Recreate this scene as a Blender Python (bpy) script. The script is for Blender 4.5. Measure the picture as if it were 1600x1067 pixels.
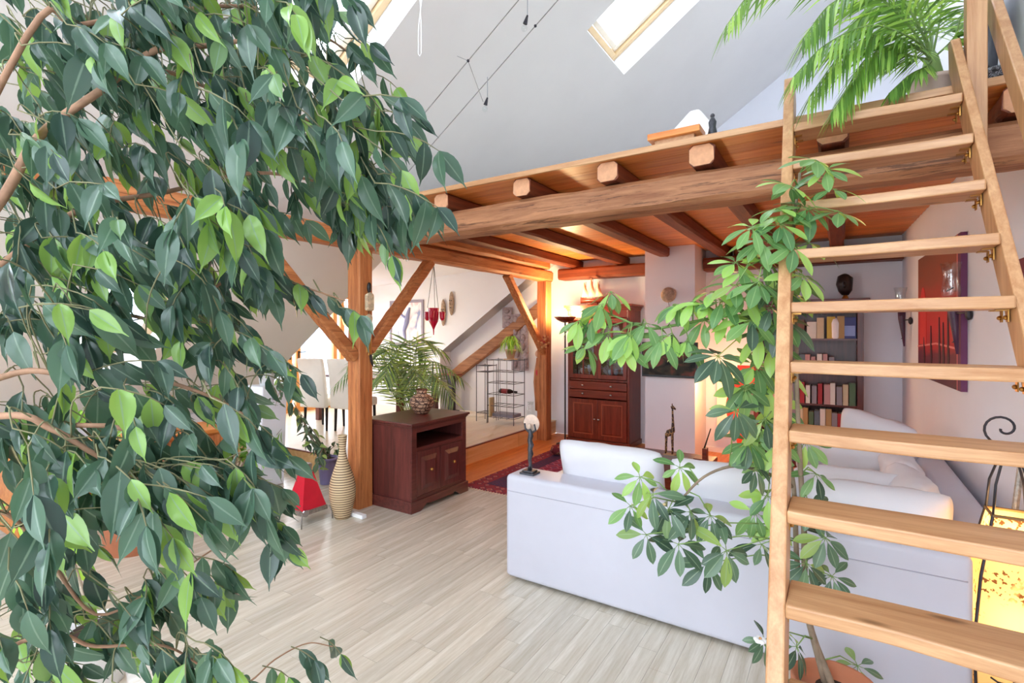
import bpy, bmesh, math, random
from mathutils import Vector, Matrix, Euler
for o in list(bpy.data.objects): bpy.data.objects.remove(o)
SC = bpy.context.scene
COL = SC.collection
R = math.radians

# ---------------------------------------------------------------- camera
CH = 1.65; YAW = R(32.7); FPX = 799.0; HY = 519.0
cam_d = bpy.data.cameras.new('camera'); cam = bpy.data.objects.new('camera', cam_d); COL.objects.link(cam)
cam.location = (0, 0, CH); cam.rotation_euler = (R(90), 0, YAW)
cam_d.sensor_width = 36.0; cam_d.lens = FPX / 1600 * 36.0
cam_d.shift_y = -(533.5 - HY) / 1600.0
cam_d.clip_start = 0.05; cam_d.clip_end = 200
SC.camera = cam

# ---------------------------------------------------------------- sky and exposure
w = bpy.data.worlds.new('world'); SC.world = w; w.use_nodes = True
bg = w.node_tree.nodes['Background']
bg.inputs[0].default_value = (0.79, 0.895, 1.0, 1); bg.inputs[1].default_value = 8.5
SC.view_settings.view_transform = 'Standard'; SC.view_settings.look = 'None'
SC.view_settings.gamma = 1.0; SC.view_settings.exposure = 0.2
SC.view_settings.use_curve_mapping = False
SC.cycles.use_denoising = True
SC.cycles.max_bounces = 8; SC.cycles.diffuse_bounces = 5; SC.cycles.glossy_bounces = 3
SC.cycles.transparent_max_bounces = 12; SC.cycles.transmission_bounces = 6
SC.cycles.sample_clamp_indirect = 8.0
SC.cycles.caustics_reflective = False; SC.cycles.caustics_refractive = False

def portal(loc, sx, sy, n):
    """a window opening that guides the sampling of the sky"""
    l = bpy.data.lights.new('daylight_opening', 'AREA'); l.shape = 'RECTANGLE'; l.size = sx; l.size_y = sy
    l.cycles.is_portal = True
    o = bpy.data.objects.new('daylight_opening', l); COL.objects.link(o); o.location = loc
    o.rotation_euler = Vector(n).to_track_quat('-Z', 'Y').to_euler()
    return o

# ---------------------------------------------------------------- helpers
c_, s_ = math.cos(YAW), math.sin(YAW)
def at(px, py, d):
    """room point measured on the photograph at distance d in front of the lens"""
    a = (px - 800) / FPX; u = (HY - py) / FPX
    return Vector(((a * c_ - s_) * d, (a * s_ + c_) * d, CH + u * d))

def V(*a): return Vector(a)
def lerp(a, b, t): return a + (b - a) * t

class MB:
    def __init__(self): self.v = []; self.f = []; self.uv = None
    def add(self, vs, fs):
        n = len(self.v); self.v += [tuple(p) for p in vs]; self.f += [tuple(i + n for i in q) for q in fs]; return self
    def box(self, x0, x1, y0, y1, z0, z1):
        return self.add([(x0,y0,z0),(x1,y0,z0),(x1,y1,z0),(x0,y1,z0),(x0,y0,z1),(x1,y0,z1),(x1,y1,z1),(x0,y1,z1)],
            [(0,3,2,1),(4,5,6,7),(0,1,5,4),(1,2,6,5),(2,3,7,6),(3,0,4,7)])
    def obox(self, c, size, rot=(0,0,0)):
        m = Euler(rot).to_matrix(); c = Vector(c); sx, sy, sz = [k / 2 for k in size]
        vs = [c + m @ Vector(p) for p in ((-sx,-sy,-sz),(sx,-sy,-sz),(sx,sy,-sz),(-sx,sy,-sz),(-sx,-sy,sz),(sx,-sy,sz),(sx,sy,sz),(-sx,sy,sz))]
        return self.add(vs, [(0,3,2,1),(4,5,6,7),(0,1,5,4),(1,2,6,5),(2,3,7,6),(3,0,4,7)])
    def rings(self, rs, cap=True, close=True):
        n = len(rs[0]); base = len(self.v)
        for r_ in rs: self.v += [tuple(p) for p in r_]
        for i in range(len(rs) - 1):
            for j in range(n if close else n - 1):
                k = (j + 1) % n
                self.f.append((base+i*n+j, base+i*n+k, base+(i+1)*n+k, base+(i+1)*n+j))
        if cap:
            self.f.append(tuple(base + j for j in reversed(range(n))))
            self.f.append(tuple(base + (len(rs)-1)*n + j for j in range(n)))
        return self
    def tube(self, pts, r, seg=8, cap=True):
        pts = [Vector(p) for p in pts]; n = len(pts)
        rr = r if isinstance(r, (list, tuple)) else [r] * n
        rs = []; up = None
        for i, p in enumerate(pts):
            t = (pts[min(i+1, n-1)] - pts[max(i-1, 0)])
            t = t.normalized() if t.length > 1e-9 else Vector((0,0,1))
            if up is None: up = Vector((0,0,1)) if abs(t.z) < .9 else Vector((1,0,0))
            a = (up - t * up.dot(t))
            a = a.normalized() if a.length > 1e-6 else t.orthogonal().normalized()
            b = t.cross(a); up = a
            rs.append([p + (a * math.cos(k*2*math.pi/seg) + b * math.sin(k*2*math.pi/seg)) * rr[i] for k in range(seg)])
        return self.rings(rs, cap)
    def lathe(self, prof, seg=24, c=(0,0,0), cap=True):
        c = Vector(c)
        rs = [[c + Vector((max(r_,1e-4)*math.cos(k*2*math.pi/seg), max(r_,1e-4)*math.sin(k*2*math.pi/seg), z)) for k in range(seg)] for r_, z in prof]
        return self.rings(rs, cap)
    def prism(self, pts, axis, a, b):
        """polygon extruded along axis; pts are the two other coordinates in x, y, z order"""
        def mk(p, t):
            if axis == 'x': return (t, p[0], p[1])
            if axis == 'y': return (p[0], t, p[1])
            return (p[0], p[1], t)
        n = len(pts); vs = [mk(p, a) for p in pts] + [mk(p, b) for p in pts]
        fs = [tuple(range(n)), tuple(reversed(range(n, 2*n)))] + [(i, i+n, (i+1)%n+n, (i+1)%n) for i in range(n)]
        return self.add(vs, fs)
    def beam(self, p, q, w, h, up=(0,0,1)):
        p, q = Vector(p), Vector(q); t = (q-p).normalized(); u = Vector(up); sd = t.cross(u).normalized(); u = sd.cross(t)
        vs = [e + sd*(a*w/2) + u*(b*h/2) for e in (p, q) for a, b in ((-1,-1),(1,-1),(1,1),(-1,1))]
        return self.add(vs, [(0,3,2,1),(4,5,6,7),(0,1,5,4),(1,2,6,5),(2,3,7,6),(3,0,4,7)])
    def hewn(self, p, q, w, h, up=(0,0,1), n=14, amp=.006, ch=.18, seed=1):
        """hand-hewn timber: chamfered section that wanders a little along its length"""
        rnd = random.Random(seed)
        p, q = Vector(p), Vector(q); t = (q-p).normalized(); u = Vector(up); sd = t.cross(u).normalized(); u = sd.cross(t)
        c = ch * min(w, h); rs = []
        W, H = w/2, h/2
        sec = [(-W+c,-H),(W-c,-H),(W,-H+c),(W,H-c),(W-c,H),(-W+c,H),(-W,H-c),(-W,-H+c)]
        for i in range(n+1):
            e = p.lerp(q, i/n)
            jx = [rnd.uniform(-amp, amp) for _ in sec]; jy = [rnd.uniform(-amp, amp) for _ in sec]
            rs.append([e + sd*(a+jx[k]) + u*(b+jy[k]) for k, (a, b) in enumerate(sec)])
        return self.rings(rs)
    def torus(self, c, r, tr, axis='z', seg=20, s2=6, a0=0, a1=2*math.pi):
        pts = []
        for i in range(seg+1):
            a = a0 + (a1-a0)*i/seg; x, y = r*math.cos(a), r*math.sin(a)
            pts.append(Vector(c) + (Vector((x,y,0)) if axis=='z' else Vector((x,0,y)) if axis=='y' else Vector((0,x,y))))
        return self.tube(pts, tr, s2)
    def sphere(self, c, r, seg=12, rings=8):
        rx, ry, rz = r if isinstance(r, (tuple, list)) else (r, r, r); c = Vector(c)
        rs = []
        for i in range(rings+1):
            a = -math.pi/2 + math.pi*i/rings
            k = max(math.cos(a), .02)
            rs.append([c + Vector((rx*k*math.cos(j*2*math.pi/seg), ry*k*math.sin(j*2*math.pi/seg), rz*math.sin(a))) for j in range(seg)])
        return self.rings(rs)
    def mesh(self, name):
        me = bpy.data.meshes.new(name); me.from_pydata(self.v, [], self.f)
        if self.uv:
            ul = me.uv_layers.new(name='UVMap')
            for lp in me.loops: ul.data[lp.index].uv = self.uv[lp.vertex_index]
        else:
            bm = bmesh.new(); bm.from_mesh(me); bmesh.ops.recalc_face_normals(bm, faces=bm.faces); bm.to_mesh(me); bm.free()
        me.update(); return me
    def build(self, name, m, parent=None, smooth=False, bevel=0, seg=2, kind=None, xf=None):
        me = self.mesh(name)
        if m: me.materials.append(m)
        if smooth:
            for p in me.polygons: p.use_smooth = True
        o = bpy.data.objects.new(name, me); COL.objects.link(o)
        if parent: o.parent = parent
        if xf is not None: o.matrix_basis = xf
        if bevel:
            b = o.modifiers.new('bevel', 'BEVEL'); b.width = bevel; b.segments = seg; b.limit_method = 'ANGLE'; b.angle_limit = R(40)
        if smooth == 'auto':
            try: me.shade_auto_smooth(R(35)) if hasattr(me, 'shade_auto_smooth') else None
            except Exception: pass
        if kind: o['kind'] = kind
        return o

def tag(o, label, cat, group=None):
    o['label'] = label; o['category'] = cat
    if group: o['group'] = group
    return o
def thing(name, loc, label, cat, group=None, rz=0):
    o = bpy.data.objects.new(name, None); COL.objects.link(o); o.location = loc; o.rotation_euler = (0,0,rz)
    o.empty_display_size = .1
    return tag(o, label, cat, group)
def struct(o): o['kind'] = 'structure'; return o
def kids(o): return [c for c in bpy.data.objects if c.parent == o]
def copy_tree(o, loc=None, rz=None, label=None, parent=None):
    c = o.copy(); COL.objects.link(c); c.parent = parent
    for ch in kids(o): copy_tree(ch, parent=c)
    if loc is not None: c.location = loc
    if rz is not None: c.rotation_euler = (0,0,rz)
    if label: c['label'] = label
    return c

# ---------------------------------------------------------------- materials
class NT:
    def __init__(self, name):
        self.m = bpy.data.materials.new(name); self.m.use_nodes = True; self.t = self.m.node_tree
        self.b = self.t.nodes['Principled BSDF']; self.out = self.t.nodes['Material Output']
    def n(self, ty, **kw):
        k = self.t.nodes.new(ty)
        for a, b in kw.items(): setattr(k, a, b)
        return k
    def l(self, a, b): self.t.links.new(a, b)
    def ramp(self, fac, stops):
        r_ = self.n('ShaderNodeValToRGB'); e = r_.color_ramp.elements
        while len(e) < len(stops): e.new(.5)
        for i, (p, c) in enumerate(stops): e[i].position = p; e[i].color = (*c, 1)
        self.l(fac, r_.inputs[0]); return r_.outputs[0]
    def coords(self, scale=(1,1,1), kind='Object', rot=(0,0,0)):
        tc = self.n('ShaderNodeTexCoord'); mp = self.n('ShaderNodeMapping')
        mp.inputs['Scale'].default_value = scale; mp.inputs['Rotation'].default_value = rot
        self.l(tc.outputs[kind], mp.inputs[0]); return mp.outputs[0]
    def noise(self, vec, scale, detail=4, rough=.6, dist=0):
        k = self.n('ShaderNodeTexNoise'); k.inputs['Scale'].default_value = scale; k.inputs['Detail'].default_value = detail
        k.inputs['Roughness'].default_value = rough; k.inputs['Distortion'].default_value = dist
        if vec is not None: self.l(vec, k.inputs['Vector'])
        return k.outputs['Fac']
    def math(self, op, a, b=None):
        k = self.n('ShaderNodeMath', operation=op)
        for i, x in enumerate((a, b)):
            if x is None: continue
            if isinstance(x, (int, float)): k.inputs[i].default_value = x
            else: self.l(x, k.inputs[i])
        return k.outputs[0]
    def mix(self, fac, a, b, blend='MIX'):
        k = self.n('ShaderNodeMix', data_type='RGBA', blend_type=blend)
        for i, x in ((0, fac), (6, a), (7, b)):
            if isinstance(x, (int, float)): k.inputs[i].default_value = x
            elif isinstance(x, tuple): k.inputs[i].default_value = (*x, 1) if len(x) == 3 else x
            else: self.l(x, k.inputs[i])
        return k.outputs[2]
    def bump(self, h, strength=.3, dist=.01):
        k = self.n('ShaderNodeBump'); k.inputs['Strength'].default_value = strength; k.inputs['Distance'].default_value = dist
        self.l(h, k.inputs['Height']); self.l(k.outputs[0], self.b.inputs['Normal'])
    def set(self, **kw):
        for a, b in kw.items(): self.b.inputs[a.replace('_', ' ')].default_value = b
        return self

def srgb(h):
    h = h.lstrip('#'); r_ = [int(h[i:i+2], 16)/255 for i in (0,2,4)]
    return tuple(x/12.92 if x <= .04045 else ((x+.055)/1.055)**2.4 for x in r_)

def plain(name, col, rough=.5, metal=0, var=.08, vs=6, bump=0, bs=40, spec=.5, trans=0, alpha=1):
    k = NT(name); c = srgb(col) if isinstance(col, str) else col
    v = k.coords(); f = k.noise(v, vs, 3)
    lo = tuple(x*(1-var) for x in c); hi = tuple(min(1, x*(1+var)) for x in c)
    k.l(k.ramp(f, [(.3, lo), (.7, hi)]), k.b.inputs['Base Color'])
    k.set(Roughness=rough, Metallic=metal); k.b.inputs['Specular IOR Level'].default_value = spec
    if bump: k.bump(k.noise(v, bs, 3), bump, .004)
    return k.m

def wood(name, dark, light, axis='x', rough=.45, scale=1.0, knots=.5, bump=.25, fine=1.0, rnd=.12, crack=0):
    k = NT(name); d, l_ = srgb(dark), srgb(light)
    st = {'x': (.06,1,1), 'y': (1,.06,1), 'z': (1,1,.06)}[axis]
    v = k.coords(tuple(x*scale for x in st))
    big = k.noise(v, 26, 5, .62, .5); fin = k.noise(v, 150*fine, 3, .7)
    f = k.math('ADD', k.math('MULTIPLY', big, .75), k.math('MULTIPLY', fin, .25))
    mid = tuple((a+b)/2 for a, b in zip(d, l_))
    col = k.ramp(f, [(.3, d), (.5, mid), (.68, l_)])
    if knots:
        st2 = {'x': (.35,1,1), 'y': (1,.35,1), 'z': (1,1,.35)}[axis]
        vo = k.n('ShaderNodeTexVoronoi'); vo.inputs['Scale'].default_value = 4.6*scale
        k.l(k.coords(st2), vo.inputs['Vector'])
        kf = k.ramp(vo.outputs['Distance'], [(.035, (1,1,1)), (.085, (0,0,0))])
        col = k.mix(k.math('MULTIPLY', kf, knots), col, tuple(x*.35 for x in d))
    if crack:
        cr = k.noise(k.coords(tuple(x*scale*(.5 if x < .5 else 1) for x in st)), 42, 6, .75, .4); cf = k.ramp(cr, [(.41, (1,1,1)), (.44, (0,0,0))])
        col = k.mix(k.math('MULTIPLY', cf, crack), col, tuple(x*.3 for x in d))
    if rnd:
        oi = k.n('ShaderNodeObjectInfo'); hs = k.n('ShaderNodeHueSaturation')
        k.l(k.math('ADD', k.math('MULTIPLY', oi.outputs['Random'], rnd*2), 1-rnd), hs.inputs['Value'])
        k.l(col, hs.inputs['Color']); col = hs.outputs[0]
    k.l(col, k.b.inputs['Base Color']); k.set(Roughness=rough)
    if bump: k.bump(f, bump, .004)
    return k.m

def emit(name, col, strength, base=None):
    k = NT(name); c = srgb(col) if isinstance(col, str) else col
    k.set(Base_Color=(*(srgb(base) if base else c), 1), Emission_Color=(*c, 1), Emission_Strength=strength, Roughness=.6); return k.m

def leafmat(name, dark, light, rib, bright=None, bf=.2, rough=.35, transl=.35, ribw=.03):
    """leaf blade: colour differs from leaf to leaf, pale midrib along the middle of the blade"""
    k = NT(name)
    oi = k.n('ShaderNodeObjectInfo'); ge = k.n('ShaderNodeNewGeometry')
    r_ = k.math('FRACT', k.math('ADD', oi.outputs['Random'], ge.outputs['Random Per Island']))
    stops = [(0, srgb(dark)), (1-bf-.02, srgb(light))] + ([(1-bf+.02, srgb(bright)), (1, srgb(bright))] if bright else [])
    col = k.ramp(r_, stops)
    uvn = k.n('ShaderNodeUVMap'); sp = k.n('ShaderNodeSeparateXYZ'); k.l(uvn.outputs[0], sp.inputs[0])
    du = k.math('ABSOLUTE', k.math('SUBTRACT', sp.outputs[0], .5))
    rf = k.ramp(du, [(ribw*.6, (1,1,1)), (ribw*1.8, (0,0,0))])
    col = k.mix(k.math('MULTIPLY', rf, .55), col, srgb(rib))
    k.l(col, k.b.inputs['Base Color']); k.set(Roughness=rough)
    tr = k.n('ShaderNodeBsdfTranslucent'); hs = k.n('ShaderNodeHueSaturation')
    hs.inputs['Hue'].default_value = .47; hs.inputs['Value'].default_value = 1.8; hs.inputs['Saturation'].default_value = 1.1
    k.l(col, hs.inputs['Color']); k.l(hs.outputs[0], tr.inputs['Color'])
    mx = k.n('ShaderNodeMixShader'); mx.inputs[0].default_value = transl
    k.l(k.b.outputs[0], mx.inputs[1]); k.l(tr.outputs[0], mx.inputs[2]); k.l(mx.outputs[0], k.out.inputs[0])
    return k.m

def glassmat(name, tint=(1,1,1), refl=.08):
    k = NT(name); t = k.n('ShaderNodeBsdfTransparent'); t.inputs[0].default_value = (*tint, 1)
    g = k.n('ShaderNodeBsdfGlossy'); g.inputs['Roughness'].default_value = .02
    mx = k.n('ShaderNodeMixShader'); mx.inputs[0].default_value = refl
    k.l(t.outputs[0], mx.inputs[1]); k.l(g.outputs[0], mx.inputs[2]); k.l(mx.outputs[0], k.out.inputs[0]); return k.m

M = {}
M['wall'] = plain('white_plaster', '#edeef6', .85, var=.015, vs=2, bump=.08, bs=120)
M['ceil'] = plain('ceiling_plaster', '#efedec', .9, var=.02, vs=1.5, bump=.05, bs=90)
M['reveal'] = plain('white_reveal', '#f4f4f6', .8, var=.01)
for a in 'xyz':
    M['beam_'+a] = wood('weathered_beam_'+a, '#7a4628', '#bd855c', a, .65, 1.0, .6, .6, crack=.7, rnd=0)
    M['timber_'+a] = wood('old_timber_'+a, '#9c5024', '#d48c54', a, .6, 1.0, .6, .5, crack=.5)
    M['joist_'+a] = wood('joist_timber_'+a, '#5c2614', '#8a4526', a, .6, 1.0, .5, .4, crack=.3)
    M['pine_'+a] = wood('pine_'+a, '#a97449', '#d3a67a', a, .4, 1.0, .75, .12, rnd=.06)
    M['orangepine_'+a] = wood('orange_pine_'+a, '#c4661f', '#eda055', a, .4, 1.0, .5, .15, rnd=.14)
    M['mahog_'+a] = wood('mahogany_'+a, '#5e2016', '#96432c', a, .3, 1.2, 0, .08, rnd=.05)
    M['dark_'+a] = wood('dark_walnut_'+a, '#42201f', '#743a34', a, .3, 1.2, 0, .08, rnd=.05)
    M['frame_'+a] = wood('window_wood_'+a, '#c87f3c', '#e8b069', a, .4, 1.0, .2, .1, rnd=.06)
M['skyframe'] = plain('pale_skylight_wood', '#e2c59a', .45, var=.06)
M['laminate'] = wood('pale_laminate', '#b8ab95', '#e3dccf', 'y', .2, .9, 0, .04, rnd=.09)
M['platform'] = wood('pale_platform_boards', '#dac4a4', '#ecdfc8', 'y', .3, .9, 0, .04, rnd=.04)
M['stepwood'] = wood('step_pine', '#d8a468', '#efcb94', 'y', .5, .8, .5, .1, rnd=.06)
M['fabric'] = plain('white_leatherette', '#cbcad6', .45, var=.03, vs=3, bump=.05, bs=160)
M['cushion'] = plain('white_cushion_cloth', '#e2e0e6', .7, var=.02, vs=4, bump=.12, bs=220)
M['chairw'] = plain('cream_chair_cloth', '#f6f3ec', .7, var=.03)
M['black'] = plain('black_metal', '#17161a', .4, var=.1)
M['iron'] = plain('dark_iron', '#3d3a40', .45, .7, var=.15)
M['steel'] = plain('steel', '#b4b6ba', .25, 1, var=.05)
M['brass'] = plain('brass', '#b98a4a', .3, 1, var=.1)
M['glass'] = glassmat('window_glass')
M['clear'] = glassmat('clear_vessel_glass', (.95,.97,.97), .10)
M['bark'] = plain('ficus_bark', '#a07a60', .8, var=.2, vs=30, bump=.3)
M['greenstem'] = plain('green_stem', '#7c9a55', .6, var=.15)
M['brownstem'] = plain('brown_stem', '#8d7a66', .8, var=.2, vs=25, bump=.3)
M['soil'] = plain('potting_soil', '#3a2a20', .95, var=.3, vs=40, bump=.6)
M['terracotta'] = plain('terracotta', '#c9805e', .8, var=.08, bump=.1)
M['ficus'] = leafmat('ficus_leaf', '#30463e', '#58755f', '#869f88', '#84aa56', .17, .22, .26)
M['twig'] = plain('ficus_twig', '#7d7a58', .8, var=.2)
M['scheff'] = leafmat('umbrella_plant_backlit_leaf', '#4f7a4c', '#80ab66', '#a7c58a', '#a2cc6e', .35, .3, .32)  # light green leaf, brightened further: backlight put into the colour
M['scheffdark'] = leafmat('umbrella_plant_dark_leaf', '#374f40', '#688668', '#9db594', '#93b060', .12, .3, .28)
M['palm'] = leafmat('palm_leaflet', '#4a7434', '#7fae52', '#9cbf70', '#a6cf6a', .25, .4, .35)
M['palmdry'] = leafmat('areca_leaflet', '#506f4a', '#86a574', '#a4bb8a', '#9fc06a', .3, .45, .35)
M['fresh'] = leafmat('fresh_green_leaf', '#5c8f3c', '#86bb52', '#b7d894', '#a7d75e', .3, .35, .4)
# ================================================================ the setting
RT, RZ = .67, 5.403                       # roof slope: z = RZ + RT * x
def rz_(x): return RZ + RT * x
YB, YC = 7.45, 7.15                       # gable wall, dormer cheek
def xr(y): return .607 + .045 * (YB - y)  # right wall stands a little out of square
PF = .21                                  # platform height
RN = Vector((-RT, 0, 1)).normalized(); RU = Vector((1, 0, RT)).normalized()
TH = .30
# holes in the roof slope: x0, x1, y0, y1
SKY = [(-1.80, -.55, 3.98, 4.85), (-3.10, -1.85, 1.66, 2.49), (-6.15, -5.02, 1.66, 2.42),
       (-2.90, -1.30, -.55, .55), (-2.90, -1.30, -2.3, -1.2), (-5.60, -4.40, -.9, .2), (-5.6, -4.4, -2.4, -1.4),  # unseen skylights outside the view, added to let in more light
       (-.30, .50, 3.2, 4.5), (-.30, .50, 4.8, 6.15)]  # unseen, added to lighten the loft; the bright gable wall suggests one
DORM = (-8.06, -3.88, 4.10, YC)
xs = sorted({-8.06, 1.5} | {v for h in SKY + [DORM] for v in h[:2]})
ys = sorted({-3.0, YB + .2} | {v for h in SKY + [DORM] for v in h[2:]})
mb = MB()
for i in range(len(xs) - 1):
    for j in range(len(ys) - 1):
        a, b, c, d = xs[i], xs[i+1], ys[j], ys[j+1]; mx, my = (a+b)/2, (c+d)/2
        if any(h[0] < mx < h[1] and h[2] < my < h[3] for h in SKY + [DORM]): continue
        lo = [Vector((x, y, rz_(x))) for x, y in ((a,c),(b,c),(b,d),(a,d))]
        hi = [p + RN * TH for p in lo]
        mb.add(lo, [(0,3,2,1)]); mb.add(hi, [(0,1,2,3)])
struct(mb.build('ceiling', M['ceil']))
for k, (x0, x1, y0, y1) in enumerate(SKY):
    mb = MB()
    lo = [Vector((x, y, rz_(x))) for x, y in ((x0,y0),(x1,y0),(x1,y1),(x0,y1))]
    ring0 = lo; ring1 = [p + RN * TH for p in lo]
    o0 = [Vector((x, y, rz_(x))) + RN*.001 for x, y in ((x0-.02,y0-.02),(x1+.02,y0-.02),(x1+.02,y1+.02),(x0-.02,y1+.02))]
    o1 = [p + RN * TH for p in o0]
    mb.rings([ring0, ring1, o1, o0, ring0], cap=False)
    struct(mb.build('trim_%d' % (k+1), M['reveal']))
    # window in the top of the reveal
    mid = Vector(((x0+x1)/2, (y0+y1)/2, rz_((x0+x1)/2))) + RN * (TH - .06)
    LU = (x1-x0) * math.sqrt(1+RT*RT); LV = y1-y0
    win = bpy.data.objects.new('window_%d' % (k+1), None); COL.objects.link(win); struct(win)
    win.matrix_world = Matrix.Translation(mid) @ Matrix((RU, (0,1,0), RN)).transposed().to_4x4()
    fr = MB(); t = .055
    for sgn in (-1, 1):
        fr.box(-LU/2, LU/2, sgn*(LV/2-t/2)-t/2, sgn*(LV/2-t/2)+t/2, -.05, .05)
        fr.box(sgn*(LU/2-t/2)-t/2, sgn*(LU/2-t/2)+t/2, -LV/2+t, LV/2-t, -.05, .05)
    fr.build('frame', M['skyframe'], win, bevel=.006)
    sh = MB(); t2 = .05; a, b = LU/2-t-.004, LV/2-t-.004
    for sgn in (-1, 1):
        sh.box(-a, a, sgn*(b-t2/2)-t2/2, sgn*(b-t2/2)+t2/2, -.02, .06)
        sh.box(sgn*(a-t2/2)-t2/2, sgn*(a-t2/2)+t2/2, -b+t2, b-t2, -.02, .06)
    sh.build('sash', plain('pale_sash', '#efe6d6', .4) if k == 0 else bpy.data.materials['pale_sash'], win, bevel=.006)
    MB().box(-a+t2-.01, a-t2+.01, -b+t2-.01, b-t2+.01, .015, .022).build('pane', M['glass'], win)
    portal(mid + RN*.09, LU*.98, LV*.98, -RN)

# gable wall behind everything
g = MB(); XR = xr(YB)
g.prism([(-8.3,0),(XR,0),(XR,rz_(XR)),(-8.06,rz_(-8.06)+.001)], 'y', YB, YB+.2)
struct(g.build('wall_back', M['wall']))
# dormer: cheek with slanting underside, flat ceiling, near cheek
g = MB().prism([(-3.88,rz_(-3.88)),(-6.15,rz_(-6.15)),(-6.15,PF),(-8.3,PF),(-8.3,2.54),(-3.88,2.806)], 'y', YC, YB-.002)
struct(g.build('wall_dormer_back', M['wall']))
g = MB().prism([(-8.5,2.53),(-3.86,2.806),(-3.86,2.95),(-8.5,2.68)], 'y', 4.0, YC+.1)
struct(g.build('ceiling_dormer', M['wall']))
g = MB().prism([(-3.88,rz_(-3.88)+.02),(-8.3,2.54),(-8.3,-.1),(-8.06,.02)], 'y', 3.98, 4.095)
struct(g.build('wall_dormer_front', M['wall']))
# right wall, slightly out of square
g = MB(); th = .2
p = [(xr(YB+.2), YB+.2), (xr(-3.2), -3.2), (xr(-3.2)+th, -3.2), (xr(YB+.2)+th, YB+.2)]
g.prism(p, 'z', 0, 6.4); struct(g.build('wall_right', M['wall']))
# knee wall under the eaves beside the dormer
struct(MB().box(-7.3, -7.15, -3, 4.0, 0, rz_(-7.2)).build('wall_left', M['wall']))
# unseen rear wall behind the photographer, glazing added to light the room
g = MB(); X1 = xr(-3)
g.box(-7.3, -6.2, -3.15, -3, 0, 2.4); g.box(-6.2, X1, -3.15, -3, 0, .25); g.box(-4.3, -2.2, -3.15, -3, .25, 2.55)
g.prism([(-6.2,2.55),(X1,2.55),(X1,2.85),(-3.4,2.85),(-4.2,2.58)], 'y', -3.15, -3)
for a in (-4.3, -2.2, -.1, X1-.12): g.box(a, a+.12, -3.15, -3, .25, 2.55)
g.prism([(-3.4,2.85),(-2.7,2.85),(-2.7,3.55)], 'y', -3.15, -3); g.box(-.2, 0, -3.15, -3, 2.85, 5)
struct(g.build('wall_rear', M['wall']))
for k, (a, b, c, d) in enumerate(((-6.2,-4.3,.25,2.55),(-2.08,-.1,.25,2.55),(.02,X1-.12,.25,2.55),(-2.7,-.2,2.85,3.55))):
    win = bpy.data.objects.new('window_%d' % (k+20), None); COL.objects.link(win); struct(win); win.location = ((a+b)/2, -3.08, c)
    wd, ht = (b-a)/2, d-c; fr = MB()
    for sg in (-1, 1): fr.box(sg*(wd-.03)-.03, sg*(wd-.03)+.03, -.04, .04, 0, ht)
    fr.box(-wd, wd, -.04, .04, 0, .06); fr.box(-wd, wd, -.04, .04, ht-.06, ht)
    fr.build('frame', M['frame_z'], win)
    MB().box(-wd+.05, wd-.05, -.004, .004, .05, ht-.05).build('pane', M['glass'], win)
    portal((win.location.x, -3.12, c+ht/2), b-a, ht, (0,1,0))

# ---------------------------------------------------------------- floors
fl = bpy.data.objects.new('floor', None); COL.objects.link(fl); struct(fl)
rnd = random.Random(4)
slab = MB().box(-8.3, 1.2, -3.1, 4.33, -.12, -.0125)
slab.build('subfloor', M['laminate'], fl)
PW = .105; lens = [.62, .8, 1.0, 1.25]; pm = []
for L in lens:
    me = MB().box(-PW/2+.0006, PW/2-.0006, .0006, L-.0006, -.0125, 0).mesh('plank'); me.materials.append(M['laminate']); pm.append(me)
planks = []
x = 1.15
row = 0
while x > -7.2:
    y = -3.0 - rnd.uniform(0, .9)
    while y < 4.33:
        k = rnd.randrange(4); L = min(lens[k], 4.33 - y)
        planks.append((x, y, k, L)); y += L
        if 4.33 - y < .05: break
    x -= PW
def in_view(x, y, z=0):
    d = -s_*x + c_*y
    if d < .3: return None
    px = 800 + FPX*(c_*x + s_*y)/d; py = HY - FPX*(z-CH)/d
    return (px, py, d) if -60 < px < 1660 and -60 < py < 1130 else None
def hidden(x, y):
    return (-1.85 < x and y > 2.8) or (x < -3.9 and y > 3.85)
seen = []
rest = MB()
for x, y, k, L in planks:
    v = in_view(x - .0, y + L/2)
    if v and not hidden(x, y + L/2) and abs(L - lens[k]) < 1e-6 and y + L < 4.33: seen.append((v[2], x, y, k))
    else: rest.box(x-PW/2+.0006, x+PW/2-.0006, y+.0006, y+L-.0006, -.0125, 0)
seen.sort()
for d, x, y, k in seen[:300]:
    o = bpy.data.objects.new('plank', pm[k]); COL.objects.link(o); o.parent = fl; o.location = (x, y, 0)
for d, x, y, k in seen[300:]:
    rest.box(x-PW/2+.0006, x+PW/2-.0006, y+.0006, y+lens[k]-.0006, -.0125, 0)
rest.build('far_planks', M['laminate'], fl, kind='stuff')
# den floor: warm pine boards between step and rug
df = bpy.data.objects.new('floor_den', None); COL.objects.link(df); struct(df)
MB().box(-3.91, .9, 4.33, YB, -.12, -.0125).build('subfloor', M['orangepine_y'], df)
x = -3.91
while x < .85:
    MB().box(x+.001, min(x+.16, .9)-.001, 4.332, YB-.002, -.0125, -.0004).build('floor_board', M['orangepine_y'], df); x += .16
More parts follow.
